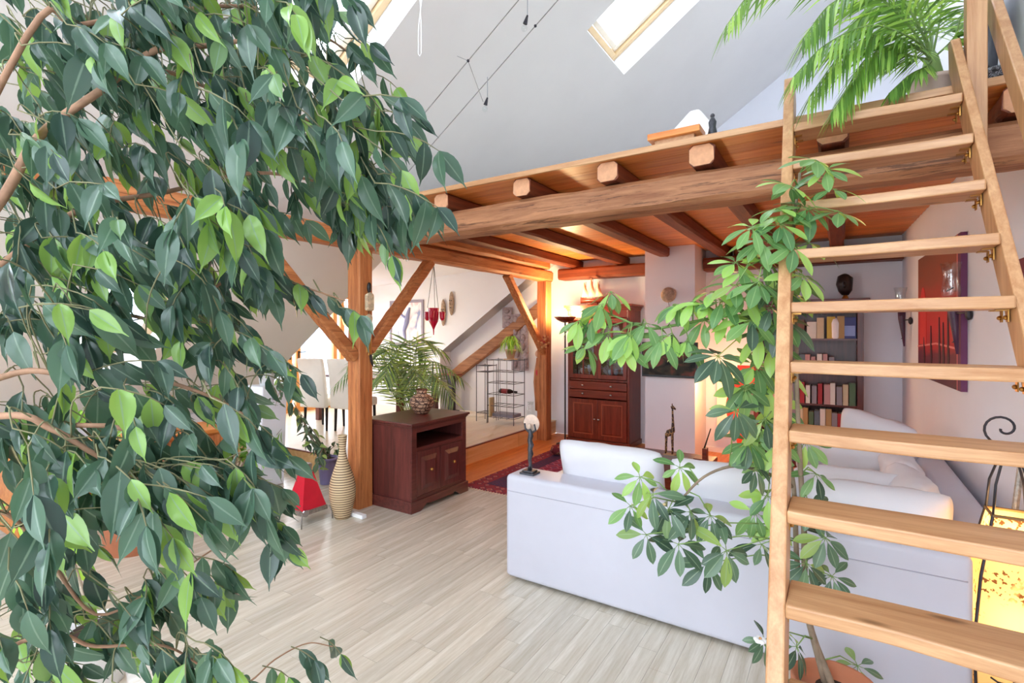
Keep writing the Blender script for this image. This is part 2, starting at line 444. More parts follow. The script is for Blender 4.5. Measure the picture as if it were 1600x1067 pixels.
# platform with its pale boards, dark nosing and pine riser
pl = bpy.data.objects.new('floor_platform', None); COL.objects.link(pl); struct(pl)
MB().box(-8.3, -3.93, 3.88, YB, -.02, PF-.012).build('base', M['stepwood'], pl)
x = -8.3
while x < -3.95:
    b = min(x+.2, -3.915)
    MB().box(x+.0006, b-.0006, 3.865, YB-.002, PF-.012, PF).build('platform_board', M['platform'], pl); x += .2
for k in range(3):
    a = 3.87 + k*1.2; b = min(a+1.195, 6.80)
    MB().box(-3.93, -3.912, a, b, 0, PF-.014).build('riser_board', M['stepwood'], pl)
for k in range(4):
    a = -8.2 + k*1.07; MB().box(a, a+1.065, 3.862, 3.88, 0, PF-.014).build('riser_board', M['stepwood'], pl)
MB().box(-3.935, -3.905, 3.86, 6.82, PF-.012, PF+.003).box(-8.3, -3.905, 3.855, 3.875, PF-.012, PF+.003).build('nosing', M['mahog_y'], pl)
# skirting along the back wall
struct(MB().box(-1.57, xr(7.4)-.01, 7.43, YB, 0, .07).build('baseboard_back', M['reveal']))

# ---------------------------------------------------------------- glazed doors of the dormer
XD = -8.28
rail = MB().box(XD-.05, XD+.02, 4.1, YC, PF, PF+.10).box(XD-.05, XD+.02, 4.1, YC, 2.40, 2.56)
struct(rail.build('trim_20', M['frame_y']))
spans = [(4.12, 4.98), (5.02, 5.58), (5.66, 6.55), (6.63, 7.13)]
for k, (a, b) in enumerate(spans):
    d = bpy.data.objects.new('door_%d' % (k+1), None); COL.objects.link(d); struct(d); d.location = (XD, a, PF+.10)
    wd = b-a; h = 2.40-PF-.10; fr = MB()
    fr.box(-.04,.03,0,.09,0,h).box(-.04,.03,wd-.09,wd,0,h).box(-.04,.03,.09,wd-.09,0,.13).box(-.04,.03,.09,wd-.09,h-.09,h)
    fr.build('frame', M['frame_z'], d, bevel=.006)
    MB().box(-.006, .002, .08, wd-.08, .12, h-.08).build('pane', M['glass'], d)
    if k in (1, 2): MB().box(.03, .05, .03 if k == 2 else wd-.06, .05 if k == 2 else wd-.04, .85, 1.0).tube([(.06,.04 if k==2 else wd-.05,.98),(.075,.16 if k==2 else wd-.17,.98)], .009, 8).build('door_handle', M['iron'], d)
portal((XD-.06, (4.1+YC)/2, 1.4), 3.0, 2.1, (1,0,0))
# roof slope boxed-in ledge beside the dormer, with its small round knob
t = thing('plant_stand', (-5.22, 3.22, 0), 'white boxed plant stand with a round knob under the ceiling slope', 'stand')
MB().prism([(-.16,0),(.10,0),(.16,1.08),(-.16,1.08)], 'y', -.14, .14).build('body', M['wall'], t, bevel=.01)
MB().tube([(.148,-.02,.95),(.18,-.02,.95)], .02, 12).build('knob', M['steel'], t)

# ---------------------------------------------------------------- outside: balcony and the neighbour's roof
t = thing('balcony_railing', (-9.3, 5.6, -.08), 'grey balcony railing with upright bars outside the glazed doors', 'railing')
for k in range(17): MB().box(-.015, .015, -1.6+k*.2-.02, -1.6+k*.2+.02, .2, 1.05).build('bar', bpy.data.materials.get('rail_grey') or plain('rail_grey', '#8d939c', .5), t)
MB().box(-.03, .03, -1.7, 1.7, 1.05, 1.1).build('top_rail', bpy.data.materials['rail_grey'], t)
MB().box(-.02, .02, -1.7, 1.7, .17, .21).build('bottom_rail', bpy.data.materials['rail_grey'], t)
struct(MB().box(-9.6, -8.35, 3.5, 7.8, -.05, .12).build('floor_balcony', plain('concrete', '#b9b7b3', .9)))
t = thing('neighbour_house', (-24, 15, -6), 'pale neighbouring house roof with skylights seen through the balcony doors', 'house')
MB().box(-3, 3, -8, 8, 0, 6.0).build('wall', plain('pale_render', '#d9d6d2', .9), t)
MB().prism([(3.4,5.9),(-3.4,5.9),(0,9.2)], 'y', -8.3, 8.3).build('roof', plain('grey_slate', '#9aa0aa', .7, var=.15, vs=20), t)
for k in range(4):
    f = MB().obox((1.7, -5+k*3, 7.62), (1.5, 1.1, .12), (0, R(44), 0)).build('roof_window', M['reveal'], t)
    MB().obox((1.75, -5+k*3, 7.68), (1.25, .85, .08), (0, R(44), 0)).build('pane', plain('dark_pane', '#8fa1b5', .1) if k == 0 else bpy.data.materials['dark_pane'], f)
struct(MB().box(-90, 30, -60, 90, -6.2, -6).build('ground', plain('street_ground', '#a8a8a4', .95)))

# ================================================================ timber frame
M['endgrain'] = plain('end_grain', '#d9a27c', .85, var=.12, vs=25, bump=.4, bs=60)
JO = []
def timber(name, p, q, w, h, mat, label, cat='beam', up=(0,0,1), group=None, seed=1, amp=.006, n=14):
    p, q = Vector(p), Vector(q); b = p.copy()
    o = MB().hewn(p-b, q-b, w, h, up, n, amp, .16, seed).build(name, mat); o.location = b
    JO.append(o)
    return tag(o, label, cat, group)
XB = -3.84
def post(name, x, y, h, label, seed):
    t = thing(name, (x, y, 0), label, 'post')
    MB().hewn((0,0,0), (0,0,h), .165, .165, (0,1,0), 10, .003, .06, seed).build('shaft', M['timber_z'], t)
    return t
mp = post('timber_post', XB, 3.31, 2.43, 'square orange-brown timber post hung with a wind chime beside the dark cabinet', 3)
bp = post('timber_post', XB, 6.90, 2.43, 'slim timber post at the back wall next to the tall hutch', 5)
timber('main_beam', (-3.98,3.32,2.535), (.86,3.32,2.535), .20, .205, M['beam_x'], 'long weathered hewn beam carrying the front edge of the loft', seed=7, amp=.007, n=26)
timber('plate_log', (XB,-.6,2.515), (XB,3.20,2.515), .18, .17, M['timber_y'], 'timber plate running out of view above the dining platform edge', seed=8, n=12)
timber('plate_log', (XB,3.44,2.515), (XB,7.02,2.515), .18, .165, M['timber_y'], 'lower of the two stacked logs above the red hanging lantern', seed=9)
timber('plate_log', (XB+.04,3.44,2.69), (XB+.04,6.85,2.69), .19, .17, M['timber_y'], 'upper of the two stacked logs above the red hanging lantern', seed=10)
timber('brace', (XB+.01,2.26,2.40), (XB+.01,3.225,1.42), .11, .12, M['timber_y'], 'slanting timber brace on the left of the wind chime post', 'brace', (1,0,0), seed=11, amp=.003)
timber('brace', (XB+.01,3.40,1.48), (XB+.01,4.27,2.425), .10, .12, M['timber_y'], 'slanting timber brace on the right of the wind chime post', 'brace', (1,0,0), seed=12, amp=.003)
timber('brace', (XB+.02,5.82,2.43), (XB+.02,6.86,1.33), .10, .11, M['timber_y'], 'slanting timber brace with dried flowers at the back post', 'brace', (1,0,0), seed=13, amp=.003)
timber('wall_beam', (-3.74,7.30,2.56), (-2.25,7.30,2.56), .28, .17, M['joist_x'], 'dark red wall beam above the tall hutch', seed=14, amp=.003)
timber('wall_beam', (-1.55,7.30,2.56), (.60,7.30,2.56), .28, .17, M['joist_x'], 'dark red wall beam above the bookcase', seed=15, amp=.003)
timber('rafter', (-6.10,7.39,.80), (-4.12,7.39,2.096), .10, .19, M['beam_x'], 'worn slanting rafter on the white wall behind the wine rack', 'rafter', seed=16, amp=.006)
jn = ['first', 'second', 'third', 'fourth', 'fifth', 'sixth', 'seventh']
for k, x in enumerate((-3.50, -2.74, -1.97, -1.30, -.70, -.035, .70)):
    timber('loft_joist', (x,3.20,2.715), (x,7.44 if k < 6 else 3.74,2.715), .145, .128, M['joist_y'], 'dark hewn loft joist, %s from the wind chime post' % jn[k], 'joist', seed=20+k, amp=.004, group='loft joists')
    MB().hewn((0,-.006,0), (0,.002,0), .138, .122, (0,0,1), 1, .003, .2, 40+k).build('end_grain', M['endgrain'], JO[-1])
# loft deck, board by board
dk = thing('loft_deck', (-1.5, 3.17, 2.78), 'orange pine board deck of the sleeping loft', 'loft deck')
y = 0; k = 0
while y < YB-3.17-.02:
    b = min(y+.155, YB-3.17-.005)
    MB().box(-2.36, xr(3.17+y)+1.5-.01, y+.0025, b-.0025, .0, .028).build('deck_board', M['orangepine_x'], dk); y += .155
MB().box(-2.36, 2.095, .0, YB-3.17-.01, .0285, .036).build('loft_floor_covering', plain('pale_loft_covering', '#ddd5cc', .6), dk)
MB().box(-2.36, 2.27, -.022, -.001, -.004, .034).build('edge_board', M['pine_x'], dk, bevel=.003)

# ================================================================ open ladder stair
RS = 1.545
KL = .92                                               # ladder stands clear of the deck edge
def uz(z): return (z - CH) / KL + CH
def lyf(z): return 1.172 + z / RS                       # front edge of the strings
def lxl(z): return KL * (-.143 - .0324 * (uz(z) - .588))           # inner side of the left string
def lxr(z): return KL * (.523 - .0388 * (uz(z) - 1.83))            # inner side of the right string
ld = thing('loft_ladder', (.19, 1.4, 0), 'pale pine open ladder stair leading up to the loft', 'ladder')
lo = Vector(ld.location)
def string(name, xf, t0, sg, top=3.02):
    mb = MB(); rs = []; D = .163
    zs = [0, .8, 1.6, 2.4, top-.12]
    for z in zs:
        x = xf(z); a, b = (x, x + sg*t0)
        rs.append([Vector((a, lyf(z), z))-lo, Vector((b, lyf(z), z))-lo, Vector((b, lyf(z)+D, z))-lo, Vector((a, lyf(z)+D, z))-lo])
    z = top; x = xf(z); a, b = x, x+sg*t0
    rs.append([Vector((a, lyf(z), z))-lo, Vector((b, lyf(z), z))-lo, Vector((b, lyf(z)+.07, z+.01))-lo, Vector((a, lyf(z)+.07, z+.01))-lo])
    mb.rings(rs); return mb.build(name, M['pine_z'], ld, bevel=.006)
string('string', lxl, .048, -1); string('string', lxr, .036, 1)
for i in range(11):
    z = CH + KL * (1.13 - .25*i); y0 = lyf(z); x0, x1 = lxl(z), lxr(z); wv = min(i, 9)/9
    n = 18; pts = []
    for k in range(n+1):                                # front edge swells toward the right
        u = k/n; bow = .045*wv*(1/(1+math.exp(-(u-.5)*9))) + .012*math.sin(u*5+i)
        pts.append((lerp(x0+.001, x1-.001, u)-lo.x, y0 - .012 - bow - lo.y))
    pts += [(x1-.001-lo.x, y0+.165-lo.y), (x0+.001-lo.x, y0+.165-lo.y)]
    MB().prism(pts, 'z', z-.042, z).build('tread', M['pine_x'], ld, bevel=.006)
    if i < 10:
        for sx, x in ((1, x0), (-1, x1)):
            for yy in (.05, .13):
                br = MB()
                br.box(min(x, x+sx*.035)-lo.x, max(x, x+sx*.035)-lo.x, y0+yy-lo.y, y0+yy+.025-lo.y, z-.046, z-.0425)
                br.box(min(x+sx*.001, x+sx*.005)-lo.x, max(x+sx*.001, x+sx*.005)-lo.x, y0+yy-lo.y, y0+yy+.025-lo.y, z-.085, z-.046)
                br.sphere((x+sx*.008-lo.x, y0+yy+.012-lo.y, z-.07), .008, 8, 6)
                br.build('bracket', M['brass'], ld)
# handrail on the wall side and the post at the deck edge
t = thing('handrail', (.62, 2.2, 1.6), 'pale slanting timber handrail at the upper right of the ladder', 'handrail')
MB().beam((-.02,-.30,-.15), (-.02,1.42,2.10), .04, .10, (0,-1,1)).build('rail', M['pine_z'], t, bevel=.006)
MB().beam((-.01,.25,.57), (.205,.25,.57), .03, .03).build('wall_bracket', M['pine_x'], t)
t = thing('rail_post', (.518, 3.10, 2.44), 'upright pine post fixed to the deck edge behind the ladder', 'post')
MB().box(-.036,.036,-.036,.036,0,1.9).build('shaft', M['pine_z'], t, bevel=.004)
# ================================================================ low dark cabinet with vase
t = thing('media_cabinet', (-3.585, 3.815, 0), 'low dark mahogany cabinet with open niche standing beside the wind chime post', 'cabinet')
D, W2, H = .295, .40, .82
b = MB()
b.box(-D, D, -W2, -W2+.022, .10, H-.05).box(-D, D, W2-.022, W2, .10, H-.05).box(-D, -D+.015, -W2+.022, W2-.022, .10, H-.05)
b.box(-D+.015, D-.004, -W2+.022, W2-.022, .56, .58).box(-D+.015, D-.004, -W2+.022, W2-.022, .10, .12)
b.build('body', M['dark_z'], t)
f = MB()                                                     # face frame round niche and doors
f.box(D-.004, D+.016, -W2, -W2+.065, .10, H-.05).box(D-.004, D+.016, W2-.065, W2, .10, H-.05)
f.box(D-.004, D+.016, -W2+.065, W2-.065, .725, H-.05).box(D-.004, D+.016, -W2+.065, W2-.065, .545, .585).box(D-.004, D+.016, -W2+.065, W2-.065, .10, .135)
f.build('face_frame', M['dark_y'], t, bevel=.003)
for sg in (-1, 1):
    a, c = (-W2+.068, -.003) if sg < 0 else (.003, W2-.068)
    d = MB().box(D+.0, D+.018, a, c, .138, .542).build('door', M['dark_z'], t, bevel=.003)
    m = MB(); x0 = D+.018; i0, i1, j0, j1 = a+.055, c-.055, .19, .49
    vs = [(x0,i0,j0),(x0,i1,j0),(x0,i1,j1),(x0,i0,j1)]; q = .04
    vs += [(x0+.014,i0+q,j0+q),(x0+.014,i1-q,j0+q),(x0+.014,i1-q,j1-q),(x0+.014,i0+q,j1-q)]
    m.add(vs, [(4,5,6,7),(0,1,5,4),(1,2,6,5),(2,3,7,6),(3,0,4,7)]); m.build('raised_panel', M['dark_z'], d)
    ky = (a+c)/2
    MB().tube([(D+.03,ky,.36),(D+.045,ky,.36)], .006, 8).sphere((D+.052,ky,.36), .016, 10, 8).build('knob', M['brass'], d, smooth=True)
tp = MB().box(-D-.02, D+.045, -W2-.03, W2+.03, H-.022, H)
tp.box(-D-.01, D+.032, -W2-.018, W2+.018, H-.037, H-.022).box(-D-.004, D+.022, -W2-.008, W2+.008, H-.05, H-.037)
tp.build('top', M['dark_y'], t, bevel=.005)
def scallop(w, h):                                           # plinth edge with two cut-outs
    pts = [(-w, h), (-w, 0), (-w+.12, 0)]
    for u in [i/8 for i in range(9)]: pts.append((-w+.12+.10*u, .05*math.sin(u*math.pi/2)**2))
    pts += [(-w+.25, .038), (w-.25, .038)]
    for u in [i/8 for i in range(9)]: pts.append((w-.22+.10*u, .05*math.cos(u*math.pi/2)**2))
    return pts + [(w-.12, 0), (w, 0), (w, h)]
pz = MB().prism(scallop(W2+.02, .105), 'x', D+.004, D+.03)
pz.box(-D-.005, D+.004, -W2-.02, -W2+.0, 0, .105).box(-D-.005, D+.004, W2, W2+.02, 0, .105)
pz.build('plinth', M['dark_y'], t, bevel=.003)

# patterned pot on the cabinet
k = NT('carved_pottery'); v = k.coords((1,1,1)); br = k.n('ShaderNodeTexVoronoi', feature='DISTANCE_TO_EDGE'); br.inputs['Scale'].default_value = 26
k.l(v, br.inputs['Vector']); wv = k.n('ShaderNodeTexWave', bands_direction='Z'); wv.inputs['Scale'].default_value = 9; k.l(v, wv.inputs['Vector'])
fa = k.math('MULTIPLY', k.ramp(br.outputs[0], [(.05,(0,0,0)),(.09,(1,1,1))]), k.ramp(wv.outputs['Fac'], [(.08,(0,0,0)),(.2,(1,1,1))]))
k.l(k.mix(fa, srgb('#4a2a1e'), srgb('#c39a7c')), k.b.inputs['Base Color']); k.set(Roughness=.6); k.bump(fa, .5, .004); M['pottery'] = k.m
t = thing('clay_pot', (-3.60, 3.90, .82), 'round brown clay pot with carved geometric bands on the low cabinet', 'pot')
MB().lathe([(.05,0),(.065,.004),(.105,.06),(.125,.11),(.118,.15),(.085,.185),(.052,.20),(.05,.225),(.06,.245),(.055,.245),(.045,.222),(.045,.2)], 32).build('body', M['pottery'], t, smooth=True)
MB().torus((0,0,.243), .056, .006, seg=24).build('rim', plain('dark_clay', '#6d4430', .6), t, smooth=True)

# tall ribbed floor vase
k = NT('ribbed_vase'); tc = k.n('ShaderNodeTexCoord'); sp = k.n('ShaderNodeSeparateXYZ'); k.l(tc.outputs['Object'], sp.inputs[0])
fr = k.math('FRACT', k.math('MULTIPLY', sp.outputs[2], 47.0))
fa = k.ramp(fr, [(.55,(0,0,0)),(.68,(1,1,1)),(.9,(1,1,1)),(1,(0,0,0))])
k.l(k.mix(fa, srgb('#d8bf97'), srgb('#5b3a29')), k.b.inputs['Base Color']); k.set(Roughness=.6); M['ribvase'] = k.m
t = thing('floor_vase', (-3.735, 3.02, 0), 'tall slender floor vase with cream and brown rings in front of the post', 'vase')
prof = [(.062,0),(.066,.01)]
for i in range(71):
    z = .01+.72*i/70; u = z/.74
    r_ = .066 + .048*math.sin(min(1,u/.34)*math.pi/2) if u < .34 else .114 - .085*(.5-.5*math.cos(min(1,(u-.34)/.5)*math.pi))
    if u > .84: r_ = .029 + .012*(u-.84)/.16
    prof.append((r_ + .0022*math.sin(z*47*2*math.pi), z))
MB().lathe(prof + [(.034,.735),(.028,.72)], 32).build('body', M['ribvase'], t, smooth=True)

# red pyramid lantern on wire legs
M['redpaper'] = plain('red_paper', '#c8102c', .5, var=.1); M['silver'] = plain('old_silver', '#9b9690', .4, .8, var=.3, vs=60, bump=.5, bs=90)
t = thing('floor_lantern', (-3.93, 2.79, 0), 'red pyramid lantern on curved wire legs beside the ribbed vase', 'lantern')
def sq(h, z): return [Vector((a*h, b*h, z)) for a, b in ((-1,-1),(1,-1),(1,1),(-1,1))]
MB().rings([sq(.118,.135), sq(.10,.2), sq(.042,.43)]).build('shade', M['redpaper'], t)
MB().rings([sq(.128,.095), sq(.126,.135)]).build('base_band', M['silver'], t, bevel=.004)
MB().rings([sq(.044,.43), sq(.032,.45), sq(.036,.50), sq(.03,.505)]).build('cap', M['silver'], t)
for a in range(4):
    an = a*math.pi/2+math.pi/4; e = Vector((math.cos(an), math.sin(an), 0))
    MB().tube([e*.14+V(0,0,.11), e*.19+V(0,0,.12), e*.215+V(0,0,.07), e*.22+V(0,0,.008)], .006, 6).build('leg', M['silver'], t, smooth=True)
MB().tube([(.128,-.10,.12),(.142,-.10,.12)], .03, 12).build('medallion', M['steel'], t)
# power strip at the foot of the post
t = thing('power_strip', (-3.66, 3.10, 0), 'white power strip lying at the foot of the timber post', 'power strip')
MB().box(-.12,.12,-.025,.025,.0,.035).build('case', M['reveal'], t, bevel=.005)
MB().tube([(-.12,0,.015),(-.2,.02,.01),(-.28,.05,.008)], .006, 6).build('cable', M['reveal'], t)

# ================================================================ sofa
SX0, SX1, SY = -1.89, .475, 2.86
t = thing('corner_sofa', (-.7, 3.3, 0), 'large white corner sofa with its back toward the ladder', 'sofa'); so = Vector(t.location)
def sbox(name, x0, x1, y0, y1, z0, z1, bev=.05, m='fabric'):
    return MB().box(x0-so.x, x1-so.x, y0-so.y, y1-so.y, z0, z1).build(name, M[m], t, smooth=True, bevel=bev, seg=5)
sbox('backrest', SX0, SX1, SY, SY+.25, .018, .70, .032)
MB().tube([(SX0+.02-so.x,SY+.0015-so.y,.593),(SX1-.02-so.x,SY+.0015-so.y,.593)], .0035, 6).build('seam', plain('seam_thread', '#b3b1c0', .7), t, smooth=True)
MB().tube([(SX0+.0015-so.x,SY+.03-so.y,.593),(SX0+.0015-so.x,SY+.22-so.y,.593)], .0035, 6).build('seam', bpy.data.materials['seam_thread'], t, smooth=True)
sbox('arm', SX0, SX0+.22, SY+.25, SY+1.0, .035, .56, .05)
sbox('seat_base', SX0+.225, SX1, SY+.25, SY+1.0, .035, .27, .03)
for k in range(3): sbox('seat_cushion', SX0+.23+k*.70, SX0+.23+k*.70+.69, SY+.27, SY+1.02, .272, .44, .05)
sbox('side_base', -.30, .56, SY+1.005, 5.75, .035, .27, .03)
for k in range(2): sbox('seat_cushion', -.32, .42, SY+1.03+k*.93, SY+1.03+k*.93+.92, .272, .44, .05)
sbox('side_back', .48, .665, SY+.27, 5.75, .035, .60, .035)
sbox('side_back_top', .478, .67, SY+.27, 5.76, .592, .70, .045)
for x, y in ((SX0+.2,SY+.12),(SX1-.1,SY+.12),(SX0+.06,SY+.92),(.5,5.68),(-.24,5.68)):
    MB().box(x-so.x-.03, x-so.x+.03, y-so.y-.03, y-so.y+.03, 0, .03).build('foot', M['black'], t)

def pillow_mb(w_, h_, t_, seed=0, n=16, pinch=.06, wr=.02):
    rnd = random.Random(seed); mb = MB(); ph = [rnd.uniform(0, 6.3) for _ in range(8)]
    idx = {}
    for side in (1, -1):
        for i in range(n+1):
            for j in range(n+1):
                if side < 0 and (i in (0, n) or j in (0, n)): idx[(side,i,j)] = idx[(1,i,j)]; continue
                u, v = 2*i/n-1, 2*j/n-1
                e = (1-abs(u)**3.2)*(1-abs(v)**3.2); th = t_/2*max(e, 0)**.5
                cr = 1-.10*(abs(u)*abs(v))**4; x = cr*w_/2*u*(1-pinch*(1-v*v)*abs(u)**3); z = cr*h_/2*v*(1-pinch*(1-u*u)*abs(v)**3)
                th += wr*e**.3*(math.sin(u*9+ph[0]+v*3)*.5+math.sin(v*11+ph[1]-u*4)*.4+math.sin((u+v)*14+ph[2])*.25)*(1-e*.5)
                idx[(side,i,j)] = len(mb.v); mb.v.append((x, -side*th, z+h_/2))
    for side in (1, -1):
        for i in range(n):
            for j in range(n):
                q = (idx[(side,i,j)], idx[(side,i+1,j)], idx[(side,i+1,j+1)], idx[(side,i,j+1)])
                mb.f.append(q if side > 0 else q[::-1])
    return mb
def pillow(loc, w_, h_, t_, rot, label, seed, mat='cushion', name='cushion', pinch=.06):
    o = pillow_mb(w_, h_, t_, seed, pinch=pinch).build(name, M[mat], smooth=True)
    o.location = loc; o.rotation_euler = rot
    return tag(o, label, 'cushion', 'white sofa cushions')
pillow((-1.27,3.25,.43), .76, .52, .20, (R(14),0,R(-1)), 'white back cushion at the end of the sofa nearest the dark figurine', 1)
pillow((-.52,3.25,.43), .74, .50, .22, (R(16),0,R(1)), 'white back cushion in the middle of the sofa behind the umbrella plant', 2)
pillow((.14,3.22,.43), .64, .49, .22, (R(14),0,R(2)), 'white wrinkled cushion seen between ladder treads at the sofa corner', 3)
pillow((.40,3.62,.43), .62, .46, .24, (R(12),0,R(-84)), 'plump white cushion lit warm by the parchment lamp', 4)
pillow((.40,4.25,.43), .62, .44, .22, (R(12),0,R(-88)), 'white back cushion along the right-hand wall', 5)
pillow((.14,4.75,.44), .56, .44, .2, (R(26),R(4),R(-20)), 'white cushion leaning in the far half of the sofa', 6)
pillow((.24,5.22,.46), .56, .62, .22, (R(28),R(14),R(-22)), 'white pillow standing on its corner before the bookcase', 7, pinch=.02)
pillow((-.10,5.30,.44), .50, .34, .2, (R(30),R(-6),R(8)), 'small pale pillow slumped beside the upright one', 8)
pillow((.06,3.72,.44), .62, .44, .2, (R(18),0,R(3)), 'white cushion standing behind the wrinkled one at the sofa corner', 12)
pillow((-.14,4.5,.44), .40, .26, .16, (R(40),0,R(10)), 'small pale printed pillow next to the orange throw', 9)
pillow((.5,5.5,.70), .55, .16, .16, (R(70),0,R(-86)), 'pale folded pillow on the sofa back by the right wall', 10)
k = NT('orange_throw'); v = k.coords((1,1,1)); k.l(k.ramp(k.noise(v, 26, 5, .7, 1), [(.35, srgb('#8a4a22')), (.5, srgb('#d98a4c')), (.65, srgb('#e8c9a0'))]), k.b.inputs['Base Color']); k.set(Roughness=.9); M['throw'] = k.m
o = pillow_mb(.52, .3, .10, 31, wr=.02).build('throw_blanket', M['throw'], smooth=True); o.location = (.14,4.42,.46); o.rotation_euler = (R(60),0,R(4)); tag(o, 'orange patterned throw bunched on the sofa seat', 'blanket')

# dark figurine on the sofa back
M['pewter'] = plain('dark_pewter', '#4a4a50', .35, .6, var=.4, vs=30); M['fan'] = plain('mother_of_pearl', '#d9bfae', .35, .2, var=.15, vs=30)
t = thing('figurine', (-1.755, 2.955, .70), 'slim dark metal dancer figurine with a pale disc on the sofa back', 'figurine')
MB().box(-.055,.055,-.045,.045,0,.014).box(-.042,.042,-.034,.034,.014,.026).build('base', M['pewter'], t, bevel=.003)
MB().tube([(0,0,.024),(.004,0,.06),(-.003,.003,.10),(.008,0,.135),(.002,0,.165),(.010,0,.195),(.0,0,.225),(.008,0,.255),(.003,0,.285),(-.002,0,.30)], [.017,.012,.013,.019,.016,.020,.016,.018,.012,.010], 12).build('body', M['pewter'], t, smooth=True)
MB().sphere((-.004,0,.318), (.014,.014,.02), 12, 8).build('head', M['fan'], t, smooth=True)
MB().tube([(.006,0,.27),(-.035,0,.30),(-.04,0,.335)], [.008,.007,.006], 8).build('arm', M['pewter'], t, smooth=True)
MB().tube([(.006,0,.27),(.045,0,.295),(.035,0,.335)], [.008,.007,.006], 8).build('arm', M['pewter'], t, smooth=True)
MB().tube([(0,.022,.335),(0,.03,.335)], [.06,.058], 24).build('disc', M['fan'], t)

# ================================================================ coffee table and giraffe
t = thing('coffee_table', (-1.43, 4.93, 0), 'low dark coffee table behind the sofa cushions', 'coffee table')
MB().box(-.41,.41,-.42,.42,.38,.42).build('top', M['dark_x'], t, bevel=.006)
MB().box(-.37,.37,-.38,.38,.26,.38).build('apron', M['mahog_x'], t)
MB().box(-.36,.36,-.37,.37,.10,.13).build('shelf', M['dark_x'], t)
for a in (-1,1):
    for c in (-1,1): MB().box(a*.37-.035,a*.37+.035,c*.38-.035,c*.38+.035,0,.379).build('leg', M['mahog_z'], t, bevel=.004)
o = MB().box(-.13,.13,-.09,.09,0,.02).build('book', plain('grey_cover', '#7f8691', .5)); o.location = (-1.35,4.98,.42); o.rotation_euler = (0,0,R(12)); tag(o, 'grey book lying under the giraffe on the coffee table', 'book')
k = NT('giraffe_paint'); v = k.coords(); vo = k.n('ShaderNodeTexVoronoi', feature='DISTANCE_TO_EDGE'); vo.inputs['Scale'].default_value = 22; k.l(v, vo.inputs['Vector'])
k.l(k.mix(k.ramp(vo.outputs[0], [(.03,(0,0,0)),(.07,(1,1,1))]), srgb('#b98e5c'), srgb('#3a211a')), k.b.inputs['Base Color']); k.set(Roughness=.5); M['giraffe'] = k.m
t = thing('giraffe_figure', (-1.43, 5.14, .42), 'carved wooden giraffe standing on the coffee table', 'figurine')
MB().box(-.08,.08,-.045,.045,0,.02).build('base', plain('pale_base', '#b69a78', .6), t, bevel=.003)
g = MB()
g.tube([(-.055,0,.19),(-.03,0,.22),(.02,0,.235),(.045,0,.25),(.045,0,.33),(.04,0,.42),(.038,0,.475)], [.018,.034,.036,.03,.018,.013,.012], 10)
for a, b in ((-.05,-.018),(-.05,.018),(.035,-.018),(.035,.018)): g.tube([(a,b,.22),(a*1.1,b*1.2,.10),(a*1.15,b*1.25,.018)], [.015,.009,.009], 8)
g.build('body', M['giraffe'], t, smooth=True)
g = MB().tube([(.02,0,.48),(.045,0,.485),(.085,0,.465)], [.014,.018,.008], 10); 
for b in (-.01,.01): g.tube([(.035,b,.49),(.033,b,.52)], .004, 6); g.tube([(.03,b*1.5,.485),(.022,b*3.5,.495)], [.008,.002], 6)
g.build('head', M['giraffe'], t, smooth=True)

t.scale = (.68, .8, 1)
# ================================================================ tall hutch
M['edgelight'] = plain('panel_highlight', '#a8553a', .3)  # paler red: highlights along the panel edges put into the colour
t = thing('hutch', (-2.98, 7.17, 0), 'tall mahogany hutch with glazed upper doors and panelled lower doors', 'hutch')
W, D0, D1, H = .48, -.22, .27, 2.05
b = MB().box(-W,-W+.03,D0,D1,.0,H-.08).box(W-.03,W,D0,D1,.0,H-.08).box(-W+.03,W-.03,D1-.015,D1,.05,H-.08)
b.box(-W+.03,W-.03,D0+.02,D1-.015,.04,.08).box(-W+.03,W-.03,D0+.02,D1-.015,.93,.96).box(-W+.03,W-.03,D0+.03,D1-.015,1.24,1.255).box(-W+.03,W-.03,D0+.03,D1-.015,1.52,1.535)
b.box(-W+.03,W-.03,D0,D1-.015,1.86,H-.08)
b.build('carcass', M['mahog_z'], t, bevel=.004)
MB().box(-W-.02,W+.02,D0-.02,D1,0,.07).build('plinth', M['mahog_x'], t, bevel=.006)
cz = MB()
for k, (e, z0, z1) in enumerate(((.01,H-.08,H-.055),(.025,H-.055,H-.03),(.045,H-.03,H))): cz.box(-W-e,W+e,D0-e,D1,z0,z1)
cz.build('cornice', M['mahog_x'], t, bevel=.005)
def knob(p, par, r_=.019): return MB().tube([p, p+V(0,-.018,0)], .006, 8).sphere(p+V(0,-.024,0), r_, 10, 8).build('knob', M['steel'], par, smooth=True)
